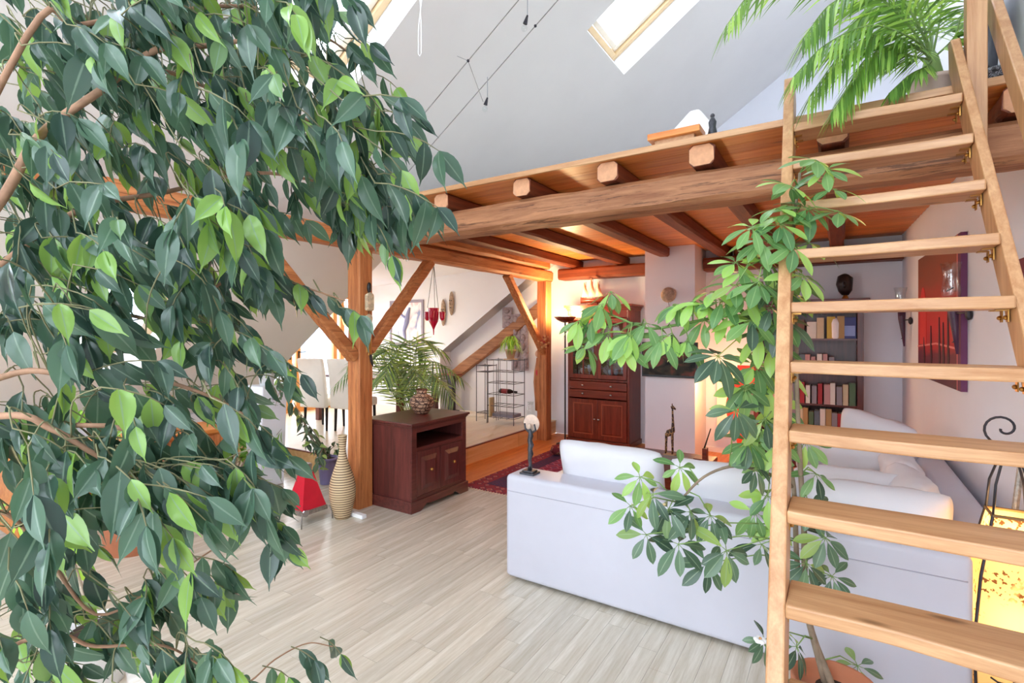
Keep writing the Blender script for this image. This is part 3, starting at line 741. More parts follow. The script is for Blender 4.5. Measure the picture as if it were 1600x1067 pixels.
for sg in (-1, 1):
    a, c = (-W+.034,-.002) if sg < 0 else (.002,W-.034)
    d = MB().box(a,c,D0-.012,D0+.01,.085,.665).build('door', M['mahog_z'], t, bevel=.004)
    pm_ = MB(); y0 = D0-.012; i0,i1,j0,j1 = a+.07,c-.07,.16,.60; q=.028
    pm_.add([(i0,y0,j0),(i1,y0,j0),(i1,y0,j1),(i0,y0,j1),(i0+q,y0-.014,j0+q),(i1-q,y0-.014,j0+q),(i1-q,y0-.014,j1-q),(i0+q,y0-.014,j1-q)], [(4,5,6,7),(0,1,5,4),(1,2,6,5),(2,3,7,6),(3,0,4,7)])
    pm_.build('raised_panel', M['mahog_z'], d)
    md = MB()
    for e in (0, 1): md.box(i0-.008+e*(i1-i0), i0+.008+e*(i1-i0), y0-.008, y0, j0-.008, j1+.008); md.box(i0, i1, y0-.008, y0, j0-.008+e*(j1-j0), j0+.008+e*(j1-j0))
    md.build('edge_highlight', M['edgelight'], d, bevel=.003); knob(V(-sg*-.03, D0-.012, .38), d)  # thin strips standing in for the highlight round each panel
    # glazed door: frame, glazing bars, pane
    g = MB(); z0, z1 = .97, 1.85
    g.box(a,a+.055,D0-.01,D0+.012,z0,z1).box(c-.055,c,D0-.01,D0+.012,z0,z1).box(a+.055,c-.055,D0-.01,D0+.012,z0,z0+.06).box(a+.055,c-.055,D0-.01,D0+.012,z1-.07,z1)
    d = g.build('glazed_door', M['mahog_z'], t, bevel=.003)
    g = MB(); mx = (a+c)/2; g.box(mx-.009,mx+.009,D0-.008,D0+.01,z0+.06,z1-.07)
    for zz in (1.27, 1.53): g.box(a+.055,c-.055,D0-.008,D0+.01,zz-.009,zz+.009)
    g.build('glazing_bar', M['mahog_z'], d)
    for i in range(2):
        for j, (p0, p1) in enumerate(((z0+.06,1.261),(1.279,1.521),(1.539,z1-.07))):
            xa, xb = ((a+.055, mx-.009), (mx+.009, c-.055))[i]
            MB().box(xa, xb, D0, D0+.003, p0, p1).build('pane', M['clear'], d)
for z in (.685, .81):
    d = MB().box(-W+.034,W-.034,D0-.014,D0+.01,z,z+.115).build('drawer', M['mahog_x'], t, bevel=.004)
    for x in (-.22, .22): knob(V(x, D0-.014, z+.06), d)
rnd = random.Random(8)
gp = [(-.32,.96,'left'),(-.20,.96,'left'),(-.12,1.255,'left'),(-.3,1.255,'left'),(.13,.96,'right'),(.22,.96,'right'),(.33,.96,'right'),(.2,1.255,'right'),(.34,1.255,'right')]
onm = ['outermost','second','third','innermost']
cnt = {}
for i, (x, z, sd) in enumerate(gp):
    key = (sd, z); cnt[key] = cnt.get(key, 0) + 1
    g = thing('drinking_glass', (-2.98+x, 7.12, z+.001), '%s glass vessel on the %s hutch shelf behind the %s glazed door' % (['first','second','third'][cnt[key]-1], 'bottom' if z < 1 else 'middle', sd), 'glass', 'glassware in the hutch')
    h = rnd.uniform(.13, .2)
    MB().lathe([(.03,0),(.03,.005),(.006,.012),(.006,h*.4),(.03,h*.55),(.036,h*.8),(.03,h)], 14, cap=False).build('bowl', plain('smoky_glass', '#8f93a6', .1, spec=.8) if i == 0 else bpy.data.materials['smoky_glass'], g, smooth=True)
# model ship on the hutch
M['sail'] = plain('ship_sail', '#e2b196', .7, var=.06)
t = thing('model_ship', (-3.12, 7.1, 2.05), 'model sailing ship with pinkish sails on top of the hutch', 'model ship')
hull = MB(); rs = []
for i in range(9):
    u = i/8; x = -.2+.4*u; wd = .05*math.sin(u*math.pi)**.6+.004; zt = .10+.03*(2*u-1)**2
    rs.append([V(x,-wd,zt), V(x,-wd*.7,.06), V(x,0,.035), V(x,wd*.7,.06), V(x,wd,zt)])
hull.rings(rs).build('hull', M['mahog_x'], t, smooth=True)
MB().box(-.08,.08,-.03,.03,0,.04).build('stand', M['mahog_x'], t)
for i, (x, h) in enumerate(((-.11,.36),(.0,.42),(.11,.36))):
    m = MB().tube([(x,0,.1),(x,0,h)], .004, 6).build('mast', M['mahog_z'], t)
    s = MB(); n = 6
    for a in range(n+1):
        for c in range(n+1):
            u, v_ = a/n, c/n; wdt = .10*(1-v_*.92)
            s.v.append((x-.02+wdt*(u-.35)*1.2, -.02-.03*math.sin(u*math.pi)*math.sin(v_*math.pi), .13+(h-.14)*v_))
    s.f = [(a*(n+1)+c,(a+1)*(n+1)+c,(a+1)*(n+1)+c+1,a*(n+1)+c+1) for a in range(n) for c in range(n)]
    s.build('sail', M['sail'], m, smooth=True)
MB().tube([(.18,0,.12),(.28,0,.17)], .004, 6).build('bowsprit', M['mahog_x'], t)

# ================================================================ chimney breast with screen and wall ornament
struct(MB().box(-2.225,-1.572,6.80,YB,0,2.779).build('wall_chimney', M['wall']))
t = thing('television', (-1.88, 6.74, 1.06), 'flat black television hanging on the white chimney breast', 'television')
MB().box(-.36,.36,-.03,.02,0,.46).build('case', M['black'], t, bevel=.006)
k = NT('screen_picture'); v = k.coords((3,1,5)); k.l(k.ramp(k.noise(v, 1.6, 3, .5, .4), [(.35,(.012,.012,.014)),(.5,(.05,.045,.03)),(.62,(.20,.06,.045)),(.75,(.03,.03,.03))]), k.b.inputs['Base Color']); k.set(Roughness=.45); k.b.inputs['Specular IOR Level'].default_value = .15; M['screen'] = k.m
MB().box(-.34,.34,-.034,-.029,.03,.44).build('screen', M['screen'], t)
MB().box(-.06,.06,.02,.06,.15,.3).build('wall_mount', M['black'], t)
M['stonec'] = plain('carved_stone', '#a8917e', .8, var=.35, vs=30, bump=.8, bs=50)
t = thing('wall_ornament', (-1.88, 6.79, 1.72), 'round woven basket mask with glass bell hanging on the chimney breast', 'ornament')
MB().sphere((-.02,-.03,.42), (.10,.04,.10), 16, 10).build('basket', M['stonec'], t, smooth=True)
MB().tube([(-.02,-.03,.33),(-.01,-.03,.27)], .003, 6).build('cord', M['black'], t)
MB().lathe([(.02,.27),(.045,.24),(.05,.15),(.085,.08),(.08,.075),(.045,.13),(.03,.25)], 16, (-.0,-.09,0)).build('bell', M['clear'], t, smooth=True)

# ================================================================ bookcase
t = thing('bookcase', (-.35, 7.27, 0), 'tall dark mahogany bookcase filled with books at the back wall', 'bookcase')
W, D0, D1, H = .575, -.17, .17, 2.04
b = MB().box(-W,-W+.06,D0,D1,0,H-.1).box(W-.06,W,D0,D1,0,H-.1).box(-W+.06,W-.06,D1-.012,D1,0,H-.1).box(-W+.06,W-.06,D0,D1-.012,H-.16,H-.1).box(-W+.06,W-.06,D0+.01,D1-.012,0,.08)
b.build('carcass', M['dark_z'], t, bevel=.004)
SH = [.08, .475, .795, 1.185, 1.575]
for z in SH[1:]: MB().box(-W+.06,W-.06,D0+.01,D1-.012,z-.022,z).build('shelf', M['dark_x'], t)
cz = MB()
for e, z0, z1 in ((.01,H-.10,H-.075),(.03,H-.075,H-.045),(.06,H-.045,H)): cz.box(-W-e,W+e,D0-e,D1,z0,z1)
cz.build('cornice', M['dark_x'], t, bevel=.006)
BC = {'white':'#d9d4cc','cream':'#c9b99a','red':'#a3222a','grey':'#8b8790','blue':'#3f4a86','green':'#4f6b4c','brown':'#6f4a38','yellow':'#c9ab3e','pink':'#b98d8c','tan':'#a98a58','slate':'#5b6a78'}
for n_, h_ in BC.items(): BC[n_] = plain('book_'+n_, h_, .55, var=.06)
M['paper'] = plain('page_paper', '#e6dfcf', .8)
rows = {1.575: 'green slate green cream brown white cream yellow tan'.split(),
        1.185: 'grey slate cream grey green grey grey slate pink pink white pink grey'.split(),
        .795: 'brown red pink white cream grey slate red white grey red pink white grey cream green'.split(),
        .475: 'brown cream green tan white red grey cream tan green slate white tan grey red brown red'.split(),
        .08: 'brown grey red cream green blue white tan grey red brown cream green slate'.split()}
shn = {1.575:'top', 1.185:'second', .795:'third', .475:'fourth', .08:'bottom'}
rnd = random.Random(12); ordn = ['first','second','third','fourth','fifth','sixth','seventh','eighth','ninth','tenth','eleventh','twelfth','thirteenth','fourteenth','fifteenth','sixteenth','seventeenth','eighteenth']
def book(x, z, w_, h_, d_, col, label, tilt=0, lay=False):
    o = thing('book', (-.35+x, 7.11, z+.0005), label, 'book', 'books in the bookcase'); o.rotation_euler = (0, tilt, 0)
    c = MB().box(0,w_*.1,0,d_,0,h_).box(w_*.9,w_,0,d_,0,h_).box(w_*.1,w_*.9,0,.004,0,h_)
    c.build('cover', BC[col], o)
    MB().box(w_*.1,w_*.9,.004,d_-.004,.003,h_-.004).build('pages', M['paper'], o)
for z, cols in rows.items():
    x = -W+.075; full = .42 if z > 1.5 else (.30 if z > 1.1 else W-.075)
    n = len(cols); avail = full + W - .075
    for i, col in enumerate(cols):
        w_ = avail/n*rnd.uniform(.7, .98); h_ = (.25 if z != 1.185 else .20)*rnd.uniform(.78, 1.08); d_ = rnd.uniform(.15, .2)
        if x + w_ > W-.065: break
        book(x, z, w_, h_, d_, col, '%s book, %s from the left on the %s shelf of the bookcase' % (col, ordn[i], shn[z])); x += avail/n
# extras on the shelves
o = thing('storage_jar', (-.35+.30-.0, 7.16, 1.5755), 'white cylindrical jar on the top shelf of the bookcase', 'jar')
MB().lathe([(.055,0),(.06,.01),(.062,.18),(.055,.23),(.02,.245)], 20).build('body', M['reveal'], o, smooth=True)
o = thing('boxed_set', (-.35+.40, 7.12, 1.5755), 'tall blue picture box beside the white jar in the bookcase', 'box')
MB().box(-.03,.105,0,.12,0,.25).build('case', BC['blue'], o, bevel=.003)
MB().box(-.02,.095,-.002,0,.03,.15).build('print', plain('pale_blue_print', '#8aa0d8', .5), o)
for i, (col, nm) in enumerate((('brown','orange-brown'),('blue','blue'),('white','pale'))):
    o = thing('book', (-.35+.33, 7.11, 1.1855+.036*i), '%s book lying flat in the stack on the second shelf' % nm, 'book', 'books in the bookcase')
    MB().box(0,.17,0,.14,0,.035).build('cover', BC[col] if i else plain('book_orange', '#b5552c', .5), o)
    MB().box(.004,.171,.003,.137,.005,.03).build('pages', M['paper'], o)
# carved head on the bookcase
t = thing('wood_bust', (.05, 7.24, 2.04), 'dark carved wooden head on top of the bookcase', 'sculpture')
MB().tube([(0,0,0),(0,0,.05)], [.04,.02], 12).build('foot', M['brass'], t)
MB().tube([(0,0,.05),(0,.0,.10),(-.01,0,.18),(.0,.01,.26),(.005,.02,.275)], [.035,.07,.085,.08,.05], 14).build('head', plain('black_wood', '#2b211f', .35, var=.25, vs=18, bump=.4, bs=20), t, smooth=True)
g = MB().tube([(-.01,-.085,.2),(-.01,-.10,.15),(-.01,-.085,.13)], [.008,.016,.01], 8); g.build('nose', bpy.data.materials['black_wood'], t, smooth=True)

# ================================================================ lamps
def point(name, loc, col, power, r_=.04, parent=None):
    l = bpy.data.lights.new(name, 'POINT'); l.energy = power; l.color = col; l.shadow_soft_size = r_
    o = bpy.data.objects.new(name, l); COL.objects.link(o); o.location = loc
    if parent: o.parent = parent
    return o
M['bulb'] = emit('warm_bulb', (1.0,.72,.38), 25)
t = thing('uplight_lamp', (-3.40, 6.74, 0), 'slim black floor lamp with a bowl shining up beside the hutch', 'floor lamp')
MB().lathe([(.13,0),(.13,.015),(.02,.03),(.012,.04)], 24).build('base', M['black'], t, smooth=True)
MB().tube([(0,0,.03),(0,0,1.80)], .011, 10).build('pole', M['black'], t)
MB().lathe([(.02,1.79),(.06,1.80),(.12,1.83),(.165,1.875),(.16,1.878),(.11,1.845),(.03,1.815)], 28).build('bowl', M['mahog_z'], t, smooth=True)
MB().sphere((0,0,1.86), .03, 10, 8).build('bulb', M['bulb'], t)
point('uplight_bulb', (0,0,1.97), (1.0,.70,.36), 75, .08, t)

k = NT('red_lamp_paper'); k.set(Base_Color=(*srgb('#e2361c'),1), Emission_Color=(*srgb('#f03c14'),1), Emission_Strength=.6, Roughness=.5); M['redlamp'] = k.m
t = thing('wave_lamp', (-1.03, 6.75, 0), 'red-orange wave-shaped floor lamp glowing in the corner by the chimney', 'lamp')
MB().box(-.16,.16,-.12,.12,0,.03).build('base', M['mahog_x'], t, bevel=.005)
mb = MB(); rs = []
for i in range(25):
    u = i/24; z = .03+1.22*u; cx = .08*math.sin(u*2*math.pi*1.25+.6); hw = .085+.035*math.cos(u*2*math.pi*1.25)
    rs.append([V(cx-hw,-.06,z), V(cx+hw,-.06,z), V(cx+hw,-.045,z), V(cx-hw,-.045,z)])
mb.rings(rs).build('wave_panel', M['redlamp'], t, smooth=False)
MB().tube([(0,.03,.03),(0,.03,.95)], .01, 8).build('stem', M['iron'], t)
MB().sphere((-.09,.06,1.02), .05, 12, 8).build('bulb', M['bulb'], t, smooth=True)
point('wave_lamp_bulb', (-.22,.04,1.02), (1.0,.5,.2), 20, .05, t)
t = thing('paper_screen', (-1.20, 7.30, .28), 'pale paper wall lampshade with a printed spiral beside the red lamp', 'lampshade')
MB().box(-.2,.2,-.03,.03,.0,.86).build('panel', emit('lit_paper', (1,.66,.36), .22, '#f2dcc0'), t, bevel=.01)
sp = MB(); sp.tube([(.0+.004*a*math.cos(a*.8), -.034, .70+.004*a*math.sin(a*.8)) for a in range(1, 16)], .004, 6); sp.build('spiral', plain('tan_ink', '#c8a45c', .6), t)
t = thing('phone_stand', (-1.12, 5.08, .42), 'small dark stand with an aerial on the edge of the coffee table', 'stand')
MB().box(-.06,.06,-.05,.05,0,.03).box(.02,.06,-.04,.04,.03,.13).build('base', M['mahog_x'], t, bevel=.004)
MB().tube([(.03,0,.12),(.06,0,.22),(.09,0,.32)], [.008,.006,.005], 8).build('handle', M['black'], t)

# parchment lamp on a wrought iron frame
k = NT('lit_parchment'); v = k.coords((1,1,1)); n1 = k.noise(v, 55, 2, .5); msk = k.noise(v, 6, 2, .5)
fa = k.math('MULTIPLY', k.ramp(n1, [(.56,(0,0,0)),(.60,(1,1,1))]), k.ramp(msk, [(.46,(0,0,0)),(.52,(1,1,1))]))
col = k.mix(fa, srgb('#f6dca4'), srgb('#6a4a2a')); k.l(col, k.b.inputs['Base Color']); k.l(col, k.b.inputs['Emission Color']); k.set(Emission_Strength=.10, Roughness=.6); M['parchment'] = k.m
tr = k.n('ShaderNodeBsdfTranslucent'); k.l(col, tr.inputs[0]); mx = k.n('ShaderNodeMixShader'); mx.inputs[0].default_value = .6; k.l(k.b.outputs[0], mx.inputs[1]); k.l(tr.outputs[0], mx.inputs[2]); k.l(mx.outputs[0], k.out.inputs[0])
t = thing('parchment_lamp', (.612, 3.0, 0), 'glowing parchment floor lamp with scrolled iron frame behind the ladder', 'floor lamp')
hs = [(.125,.06),(.135,.35),(.11,.62),(.065,.87)]
cor = [(-1,-1),(1,-1),(1,1),(-1,1)]
sh = MB().rings([[V(a*h,b_*h,z) for a, b_ in cor] for h, z in hs], cap=False); sh.build('shade', M['parchment'], t)
for a, b_ in cor: MB().tube([V(a*h*1.02,b_*h*1.02,z) for h, z in [(.125,.0)]+hs], .006, 6).build('frame_bar', M['iron'], t)
for h, z in (hs[0], hs[3]): MB().tube([V(a*h*1.03,b_*h*1.03,z) for a, b_ in cor+[cor[0]]], .007, 6).build('binding', plain('raffia', '#8a6a42', .9), t)
for a, b_ in cor: MB().tube([V(a*.065,b_*.065,.87), V(a*.055,b_*.055,1.0), V(a*.03,b_*.03,1.10), V(a*.008,b_*.008,1.17)], .005, 6).build('top_wire', M['iron'], t, smooth=True)
MB().tube([(0,0,1.17)]+[(-.075*(1-a/26)*math.sin(a*.33)-.02, 0, 1.235-.075*(1-a/26)*math.cos(a*.33)) for a in range(0, 24)], .005, 6).build('scroll', M['iron'], t, smooth=True)
for s in (-1, 1): MB().tube([(s*.115,-.128,.30)]+[(s*(.05+.05*math.cos(a*.5)), -.134, .25+.05*math.sin(a*.5)) for a in range(0, 12)], .004, 6).build('scroll', M['iron'], t, smooth=True)
MB().sphere((0,0,.42), .035, 10, 8).build('bulb', M['bulb'], t, smooth=True)
point('parchment_bulb', (0,0,.45), (1.0,.62,.26), 3.2, .05, t)
point('parchment_glow', (0,0,.80), (1.0,.62,.26), 2.6, .04, t)
o = MB().tube([(.70,3.25,.55),(.69,3.3,.80),(.72,3.34,1.02)], .013, 8).build('floor_stick', M['silver']); tag(o, 'grey slanting metal tube leaning at the wall beside the parchment lamp', 'tube')

# cable lights under the slope
t = thing('cable_lights', (-2.3, 3.1, 3.6), 'low-voltage halogen lamps on two steel cables under the sloping ceiling', 'cable lights'); to = Vector(t.location)
def rp(x, y, dn): return Vector((x, y, rz_(x)-dn)) - to
for y in (2.96, 3.245): MB().tube([rp(-3.5,y,.25), rp(-.3,y,.25)], .0035, 6).build('cable', M['steel'], t)
for x, y in ((-3.5,2.96),(-3.5,3.245),(-.3,2.96),(-.3,3.245)): MB().tube([rp(x,y,.25), rp(x,y,0)], .005, 6).build('anchor', M['steel'], t)
MB().tube([rp(-2.38,2.96,.12), rp(-2.28,2.96,.25), rp(-2.32,3.2,.42)], .002, 6).build('spacer', M['steel'], t)
for x, y in ((-1.80,3.0),(-2.31,3.245)):
    MB().tube([rp(x,y,.22), rp(x,y,.40)], .003, 6).build('drop_wire', M['steel'], t)
    MB().tube([rp(x,y,.38), rp(x-.02,y,.42)], [.006,.016], 10).build('lamp_holder', M['iron'], t)
    MB().sphere(rp(x-.025,y,.445), .022, 12, 8).build('bulb', M['clear'], t, smooth=True)
for x, y in ((-1.88,3.245),(-2.28,2.96),(-1.80,2.96)): MB().sphere(rp(x,y,.25), .011, 8, 6).build('clamp', M['iron'], t)
o = MB().tube([(0,0,0),(.012,0,-.2),(.012,0,-.36),(0,0,-.375),(-.012,0,-.36),(-.012,0,-.2),(.004,.02,.02)], .0025, 6).build('blind_cord', M['reveal']); o.location = at(656,-6,3.2)+V(0,0,.0); tag(o, 'white looped blind cord hanging below the left skylight', 'cord')
# ================================================================ right wall: painting and sconces
def onwall(y, z, off=0): return Vector((xr(y)-off, y, z))
wt = Vector((-.045, 1, 0)).normalized(); wn = Vector((-1, -.045, 0)).normalized()
def wall_thing(name, y, z, label, cat, group=None):
    t = thing(name, onwall(y, z), label, cat, group)
    t.matrix_world = Matrix.Translation(onwall(y, z)) @ Matrix((-wt, -wn, (0,0,1))).transposed().to_4x4()   # local x toward the camera, y into the wall
    return t
t = wall_thing('painting', 5.42, 1.24, 'large red and purple abstract landscape painting on the right wall', 'painting')
k = NT('painted_canvas'); tc = k.n('ShaderNodeTexCoord'); sp_ = k.n('ShaderNodeSeparateXYZ'); k.l(tc.outputs['Object'], sp_.inputs[0])
nz = k.noise(k.coords((.6,1,2.2)), 3.2, 4, .6)
h_ = k.math('ADD', k.math('MULTIPLY', sp_.outputs[2], .93), k.math('MULTIPLY', k.math('SUBTRACT', nz, .5), .28))
k.l(k.ramp(h_, [(.0, srgb('#4a1a38')), (.20, srgb('#6e1f3a')), (.27, srgb('#b5202e')), (.45, srgb('#cf2c34')), (.62, srgb('#c03a2c')), (.78, srgb('#9c4a30')), (1, srgb('#8a4e34'))]), k.b.inputs['Base Color']); k.set(Roughness=.6); M['canvas'] = k.m
MB().box(-.80,.72,-.035,-.001,0,1.10).build('canvas', M['canvas'], t)
MB().box(.72,.79,-.036,-.001,-.0,1.10).build('side_panel', plain('purple_edge', '#6b2a55', .6), t)
a_ = [(-.70,.30)] + [(-.55+.15*math.cos(math.pi*(1-i/12)), .52+.30*math.sin(math.pi*i/12)) for i in range(13)] + [(-.40,.30)]
MB().prism(a_, 'y', -.0385, -.036).build('painted_arch', plain('red_arch', '#e03a36', .6), t)
MB().prism([(-.80,.27),(-.80,.285),(.0,.325),(.72,.30),(.72,.285),(.0,.31)], 'y', -.038, -.036).build('painted_horizon', plain('pink_line', '#e88a86', .6), t)
for x, h in ((-.2,.30),(.12,.42),(.26,.34),(.42,.50),(-.5,.12)):
    MB().prism([(x-.012,.30+h*.55),(x+.012,.30+h*.55),(x+.05,.20),(x+.03,.10),(x-.01,.16),(x-.02,.3)], 'y', -.039, -.036).build('painted_tree', plain('dark_tree', '#3d1428', .6) if x == -.2 else bpy.data.materials['dark_tree'], t)
MB().prism([(.69,0),(.70,0),(.70,1.1),(.69,1.1)], 'y', -.038, -.036).build('painted_line', bpy.data.materials['pink_line'], t)
for y, z, lb in ((6.85, 1.50, 'horn-shaped wall sconce with glass chimney left of the painting'), (4.60, 1.50, 'horn-shaped wall sconce with glass chimney in front of the painting')):
    t = wall_thing('wall_sconce', y, z, lb, 'sconce', 'horn sconces by the painting')
    MB().tube([(0,-.06,.0),(-.01,-.07,.16),(-.02,-.08,.30),(-.02,-.08,.38)], [.008,.02,.032,.036], 10).build('horn', plain('purple_horn', '#4b2740', .4) if z and y > 6 else bpy.data.materials['purple_horn'], t, smooth=True)
    for i in range(4): MB().tube([(-.04+.0*i,-.08,.08+i*.08),(.03,-.085,.085+i*.08)], .004, 6).build('thorn', M['iron'], t)
    MB().sphere((.09,-.02,.27), (.03,.02,.04), 10, 8).tube([(-.02,-.08,.28),(.09,-.03,.28)], .006, 6).build('wall_arm', M['iron'], t)
    MB().tube([(-.10,-.10,.44),(.08,-.10,.45)], .005, 6).lathe([(.06,.385),(.06,.39)], 16, (-.02,-.09,0)).build('ring', M['iron'], t)
    MB().lathe([(.05,.40),(.058,.43),(.045,.50),(.046,.56),(.062,.63),(.06,.63),(.043,.56),(.042,.50),(.054,.43)], 18, (-.02,-.09,0), cap=False).build('glass_chimney', M['clear'], t, smooth=True)
t = wall_thing('small_picture', 3.46, 1.80, 'dark red picture edge on the right wall at the frame border', 'picture')
MB().box(-.2,.1,-.02,-.001,0,.22).build('canvas', plain('dark_red', '#7a2438', .6), t)

# ================================================================ dining platform: wall pieces
t = thing('framed_print', (-6.98, YC-.012, 1.40), 'framed pale print of a leaping figure on the dining wall', 'picture')
fr = MB(); W, H = .44, .86
fr.box(-W,W,-.015,.011,0,.05).box(-W,W,-.015,.011,H-.05,H).box(-W,-W+.05,-.015,.011,.05,H-.05).box(W-.05,W,-.015,.011,.05,H-.05)
fr.build('frame', plain('grey_violet_frame', '#8d8496', .4), t, bevel=.004)
k = NT('pale_print'); v = k.coords((1.2,1,.7)); k.l(k.ramp(k.noise(v, 4.5, 3, .5, .8), [(.35, srgb('#7d86b0')), (.44, srgb('#dccfd6')), (.55, srgb('#f2ecee')), (.66, srgb('#e7b9c2')), (.75, srgb('#e8cf9a'))]), k.b.inputs['Base Color']); k.set(Roughness=.3)
MB().box(-W+.05,W-.05,-.002,.008,.05,H-.05).build('print', k.m, t)
f_ = MB().tube([(-.02,-.006,.10),(-.05,-.006,.28),(.02,-.006,.45),(.05,-.006,.60),(.09,-.006,.72)], [.018,.035,.055,.04,.02], 8).tube([(.02,-.006,.5),(-.12,-.006,.58),(-.2,-.006,.70)], [.03,.02,.012], 8)
f_.build('painted_figure', plain('blue_ink', '#7f86b4', .6), t)
for (x, z, h, lb) in ((-5.86, 1.95, .43, 'upper carved wooden mask on the white dormer wall'), (-6.05, 1.76, .49, 'lower carved wooden mask partly behind the red lantern')):
    t = thing('wall_mask', (x, YC, z), lb, 'mask', 'carved wall masks')
    MB().sphere((0,-.03,h/2), (.055,.03,h/2), 12, 14).build('face', M['stonec'], t, smooth=True)
    MB().tube([(0,-.055,h*.62),(0,-.08,h*.48),(0,-.062,h*.45)], [.008,.014,.008], 8).build('nose', M['stonec'], t, smooth=True)
    for s in (-1, 1): MB().sphere((s*.022,-.057,h*.62), (.013,.008,.008), 8, 6).build('eye', M['black'], t)
    MB().sphere((0,-.052,h*.32), (.022,.012,.01), 8, 6).build('mouth', M['black'], t)
# red glass lantern hung from the log
t = thing('hanging_lantern', (XB+.02, 4.33, 1.68), 'red glass hanging lantern on cords under the log beam', 'lantern')
M['redglass'] = plain('red_glass', '#c01430', .15, var=.1, spec=.8)
for a in range(3):
    an = a*2.094; MB().tube([(.07*math.cos(an),.07*math.sin(an),.24),(0,0,.74)], .003, 6).build('cord', M['iron'], t)
MB().lathe([(.005,-.06),(.008,.0),(.02,.03),(.05,.09),(.055,.12),(.06,.23),(.062,.24),(.055,.23),(.045,.12)], 8).build('bowl', M['redglass'], t)
for a in range(3):
    an = a*2.094+1.0; MB().lathe([(.012,.10),(.03,.13),(.034,.20),(.03,.2)], 8, (.10*math.cos(an),.10*math.sin(an),0)).build('side_cup', M['redglass'], t)
# pendant lamp over the dining table
t = thing('pendant_lamp', (-6.9, 5.85, 1.72), 'yellow paper pendant lamp glowing over the dining table', 'pendant lamp')
MB().lathe([(.12,0),(.20,.06),(.22,.16),(.18,.28),(.08,.34)], 24).build('shade', emit('yellow_shade', (1,.68,.18), 2.2, '#f3c64a'), t, smooth=True)
MB().tube([(0,0,.34),(0,0,.92)], .006, 6).build('cord', M['iron'], t)
point('pendant_bulb', (0,0,-.08), (1,.75,.4), 30, .06, t)
# wind chime on the post
t = thing('wind_chime', (XB+.083, 3.33, 1.33), 'carved mask wind chime with discs and tubes hanging on the post', 'wind chime')
M['bone'] = plain('carved_bone', '#d2bd9c', .6, var=.35, vs=40, bump=.6, bs=60)
MB().tube([(.012,0,.14),(.012,0,.78)], .003, 6).build('cord', M['black'], t)
MB().sphere((.02,0,.74), (.018,.025,.05), 10, 8).build('tassel', M['black'], t)
MB().obox((.022,0,.60), (.04,.10,.16)).build('mask_block', M['bone'], t, bevel=.02, seg=3)
MB().sphere((.03,0,.665), (.02,.045,.03), 10, 6).build('mask_brow', M['bone'], t)
MB().tube([(.01,0,.45),(.025,0,.45)], .042, 18).build('disc', M['bone'], t, bevel=.006)
MB().tube([(.01,0,.335),(.022,0,.335)], .026, 16).build('disc', M['bone'], t, bevel=.005)
for k_, yy in enumerate((-.022,0,.02)): MB().tube([(.014,yy,.30),(.016,yy,.13-.03*k_)], .0075, 8).build('chime_tube', M['brass'], t)
MB().tube([(.015,.02,.11),(.02,.03,.04),(.018,.045,0)], [.014,.013,.006], 8).build('clapper', M['black'], t)

# ================================================================ dining set
def chair(loc, rz, label):
    t = thing('dining_chair', loc, label, 'chair', 'white dining chairs', rz)
    MB().box(-.225,.225,-.23,.23,.36,.48).build('seat', M['chairw'], t, smooth=True, bevel=.025, seg=3)
    rs = []
    for i in range(9):
        u = i/8; z = .34+.72*u; y = -.235-.09*u*u
        hw = .225-.01*u; th = .045*(1-.25*u)
        rs.append([V(-hw,y-th,z), V(hw,y-th,z), V(hw,y+th,z), V(-hw,y+th,z)])
    MB().rings(rs).build('backrest', M['chairw'], t, smooth=True, bevel=.02, seg=3)
    for a in (-1,1):
        for b_ in (-1,1): MB().tube([(a*.19,b_*.19,.37),(a*.195,b_*.2,0)], [.024,.017], 6).build('leg', M['black'], t)
    return t
chair((-6.55,4.97,PF), R(14), 'white high-backed dining chair nearest the balcony door')
chair((-6.02,5.10,PF), R(4), 'white high-backed dining chair half hidden by the wind chime post')
t = thing('dining_table', (-6.3, 5.75, PF), 'dark dining table with a pale top edge behind the white chairs', 'table')
MB().box(-1.0,1.0,-.45,.45,.72,.76).build('top', M['dark_x'], t, bevel=.004)
for a in (-1,1):
    for b_ in (-1,1): MB().box(a*.92-.04,a*.92+.04,b_*.38-.04,b_*.38+.04,0,.72).build('leg', M['dark_z'], t)
# table figure seen through the ficus, sideboard under the slope
t = thing('low_sideboard', (-5.55, 2.05, 0), 'long reddish wooden sideboard under the low skylight behind the ficus', 'sideboard')
MB().box(-.25,.25,-.8,.8,.04,.64).build('body', M['orangepine_y'], t, bevel=.006)
MB().box(-.28,.28,-.84,.84,.64,.68).build('top', M['orangepine_y'], t, bevel=.006)
for k_ in range(3):
    d = MB().box(.25,.27,-.78+k_*.525,-.78+k_*.525+.51,.07,.62).build('door', M['timber_z'], t, bevel=.004)
    MB().sphere((.285,-.78+k_*.525+.06,.36), .016, 8, 6).build('knob', M['brass'], d)
t = thing('bronze_ornament', (-5.5, 2.42, .68), 'small bronze candle tree on the sideboard below the low skylight', 'ornament')
MB().lathe([(.05,0),(.05,.01),(.01,.03),(.01,.3)], 12).build('stem', M['brass'], t)
for z, r_ in ((.10,.07),(.17,.06),(.24,.045),(.30,.03)): MB().lathe([(r_,z),(.01,z+.05)], 10).build('tier', M['brass'], t)

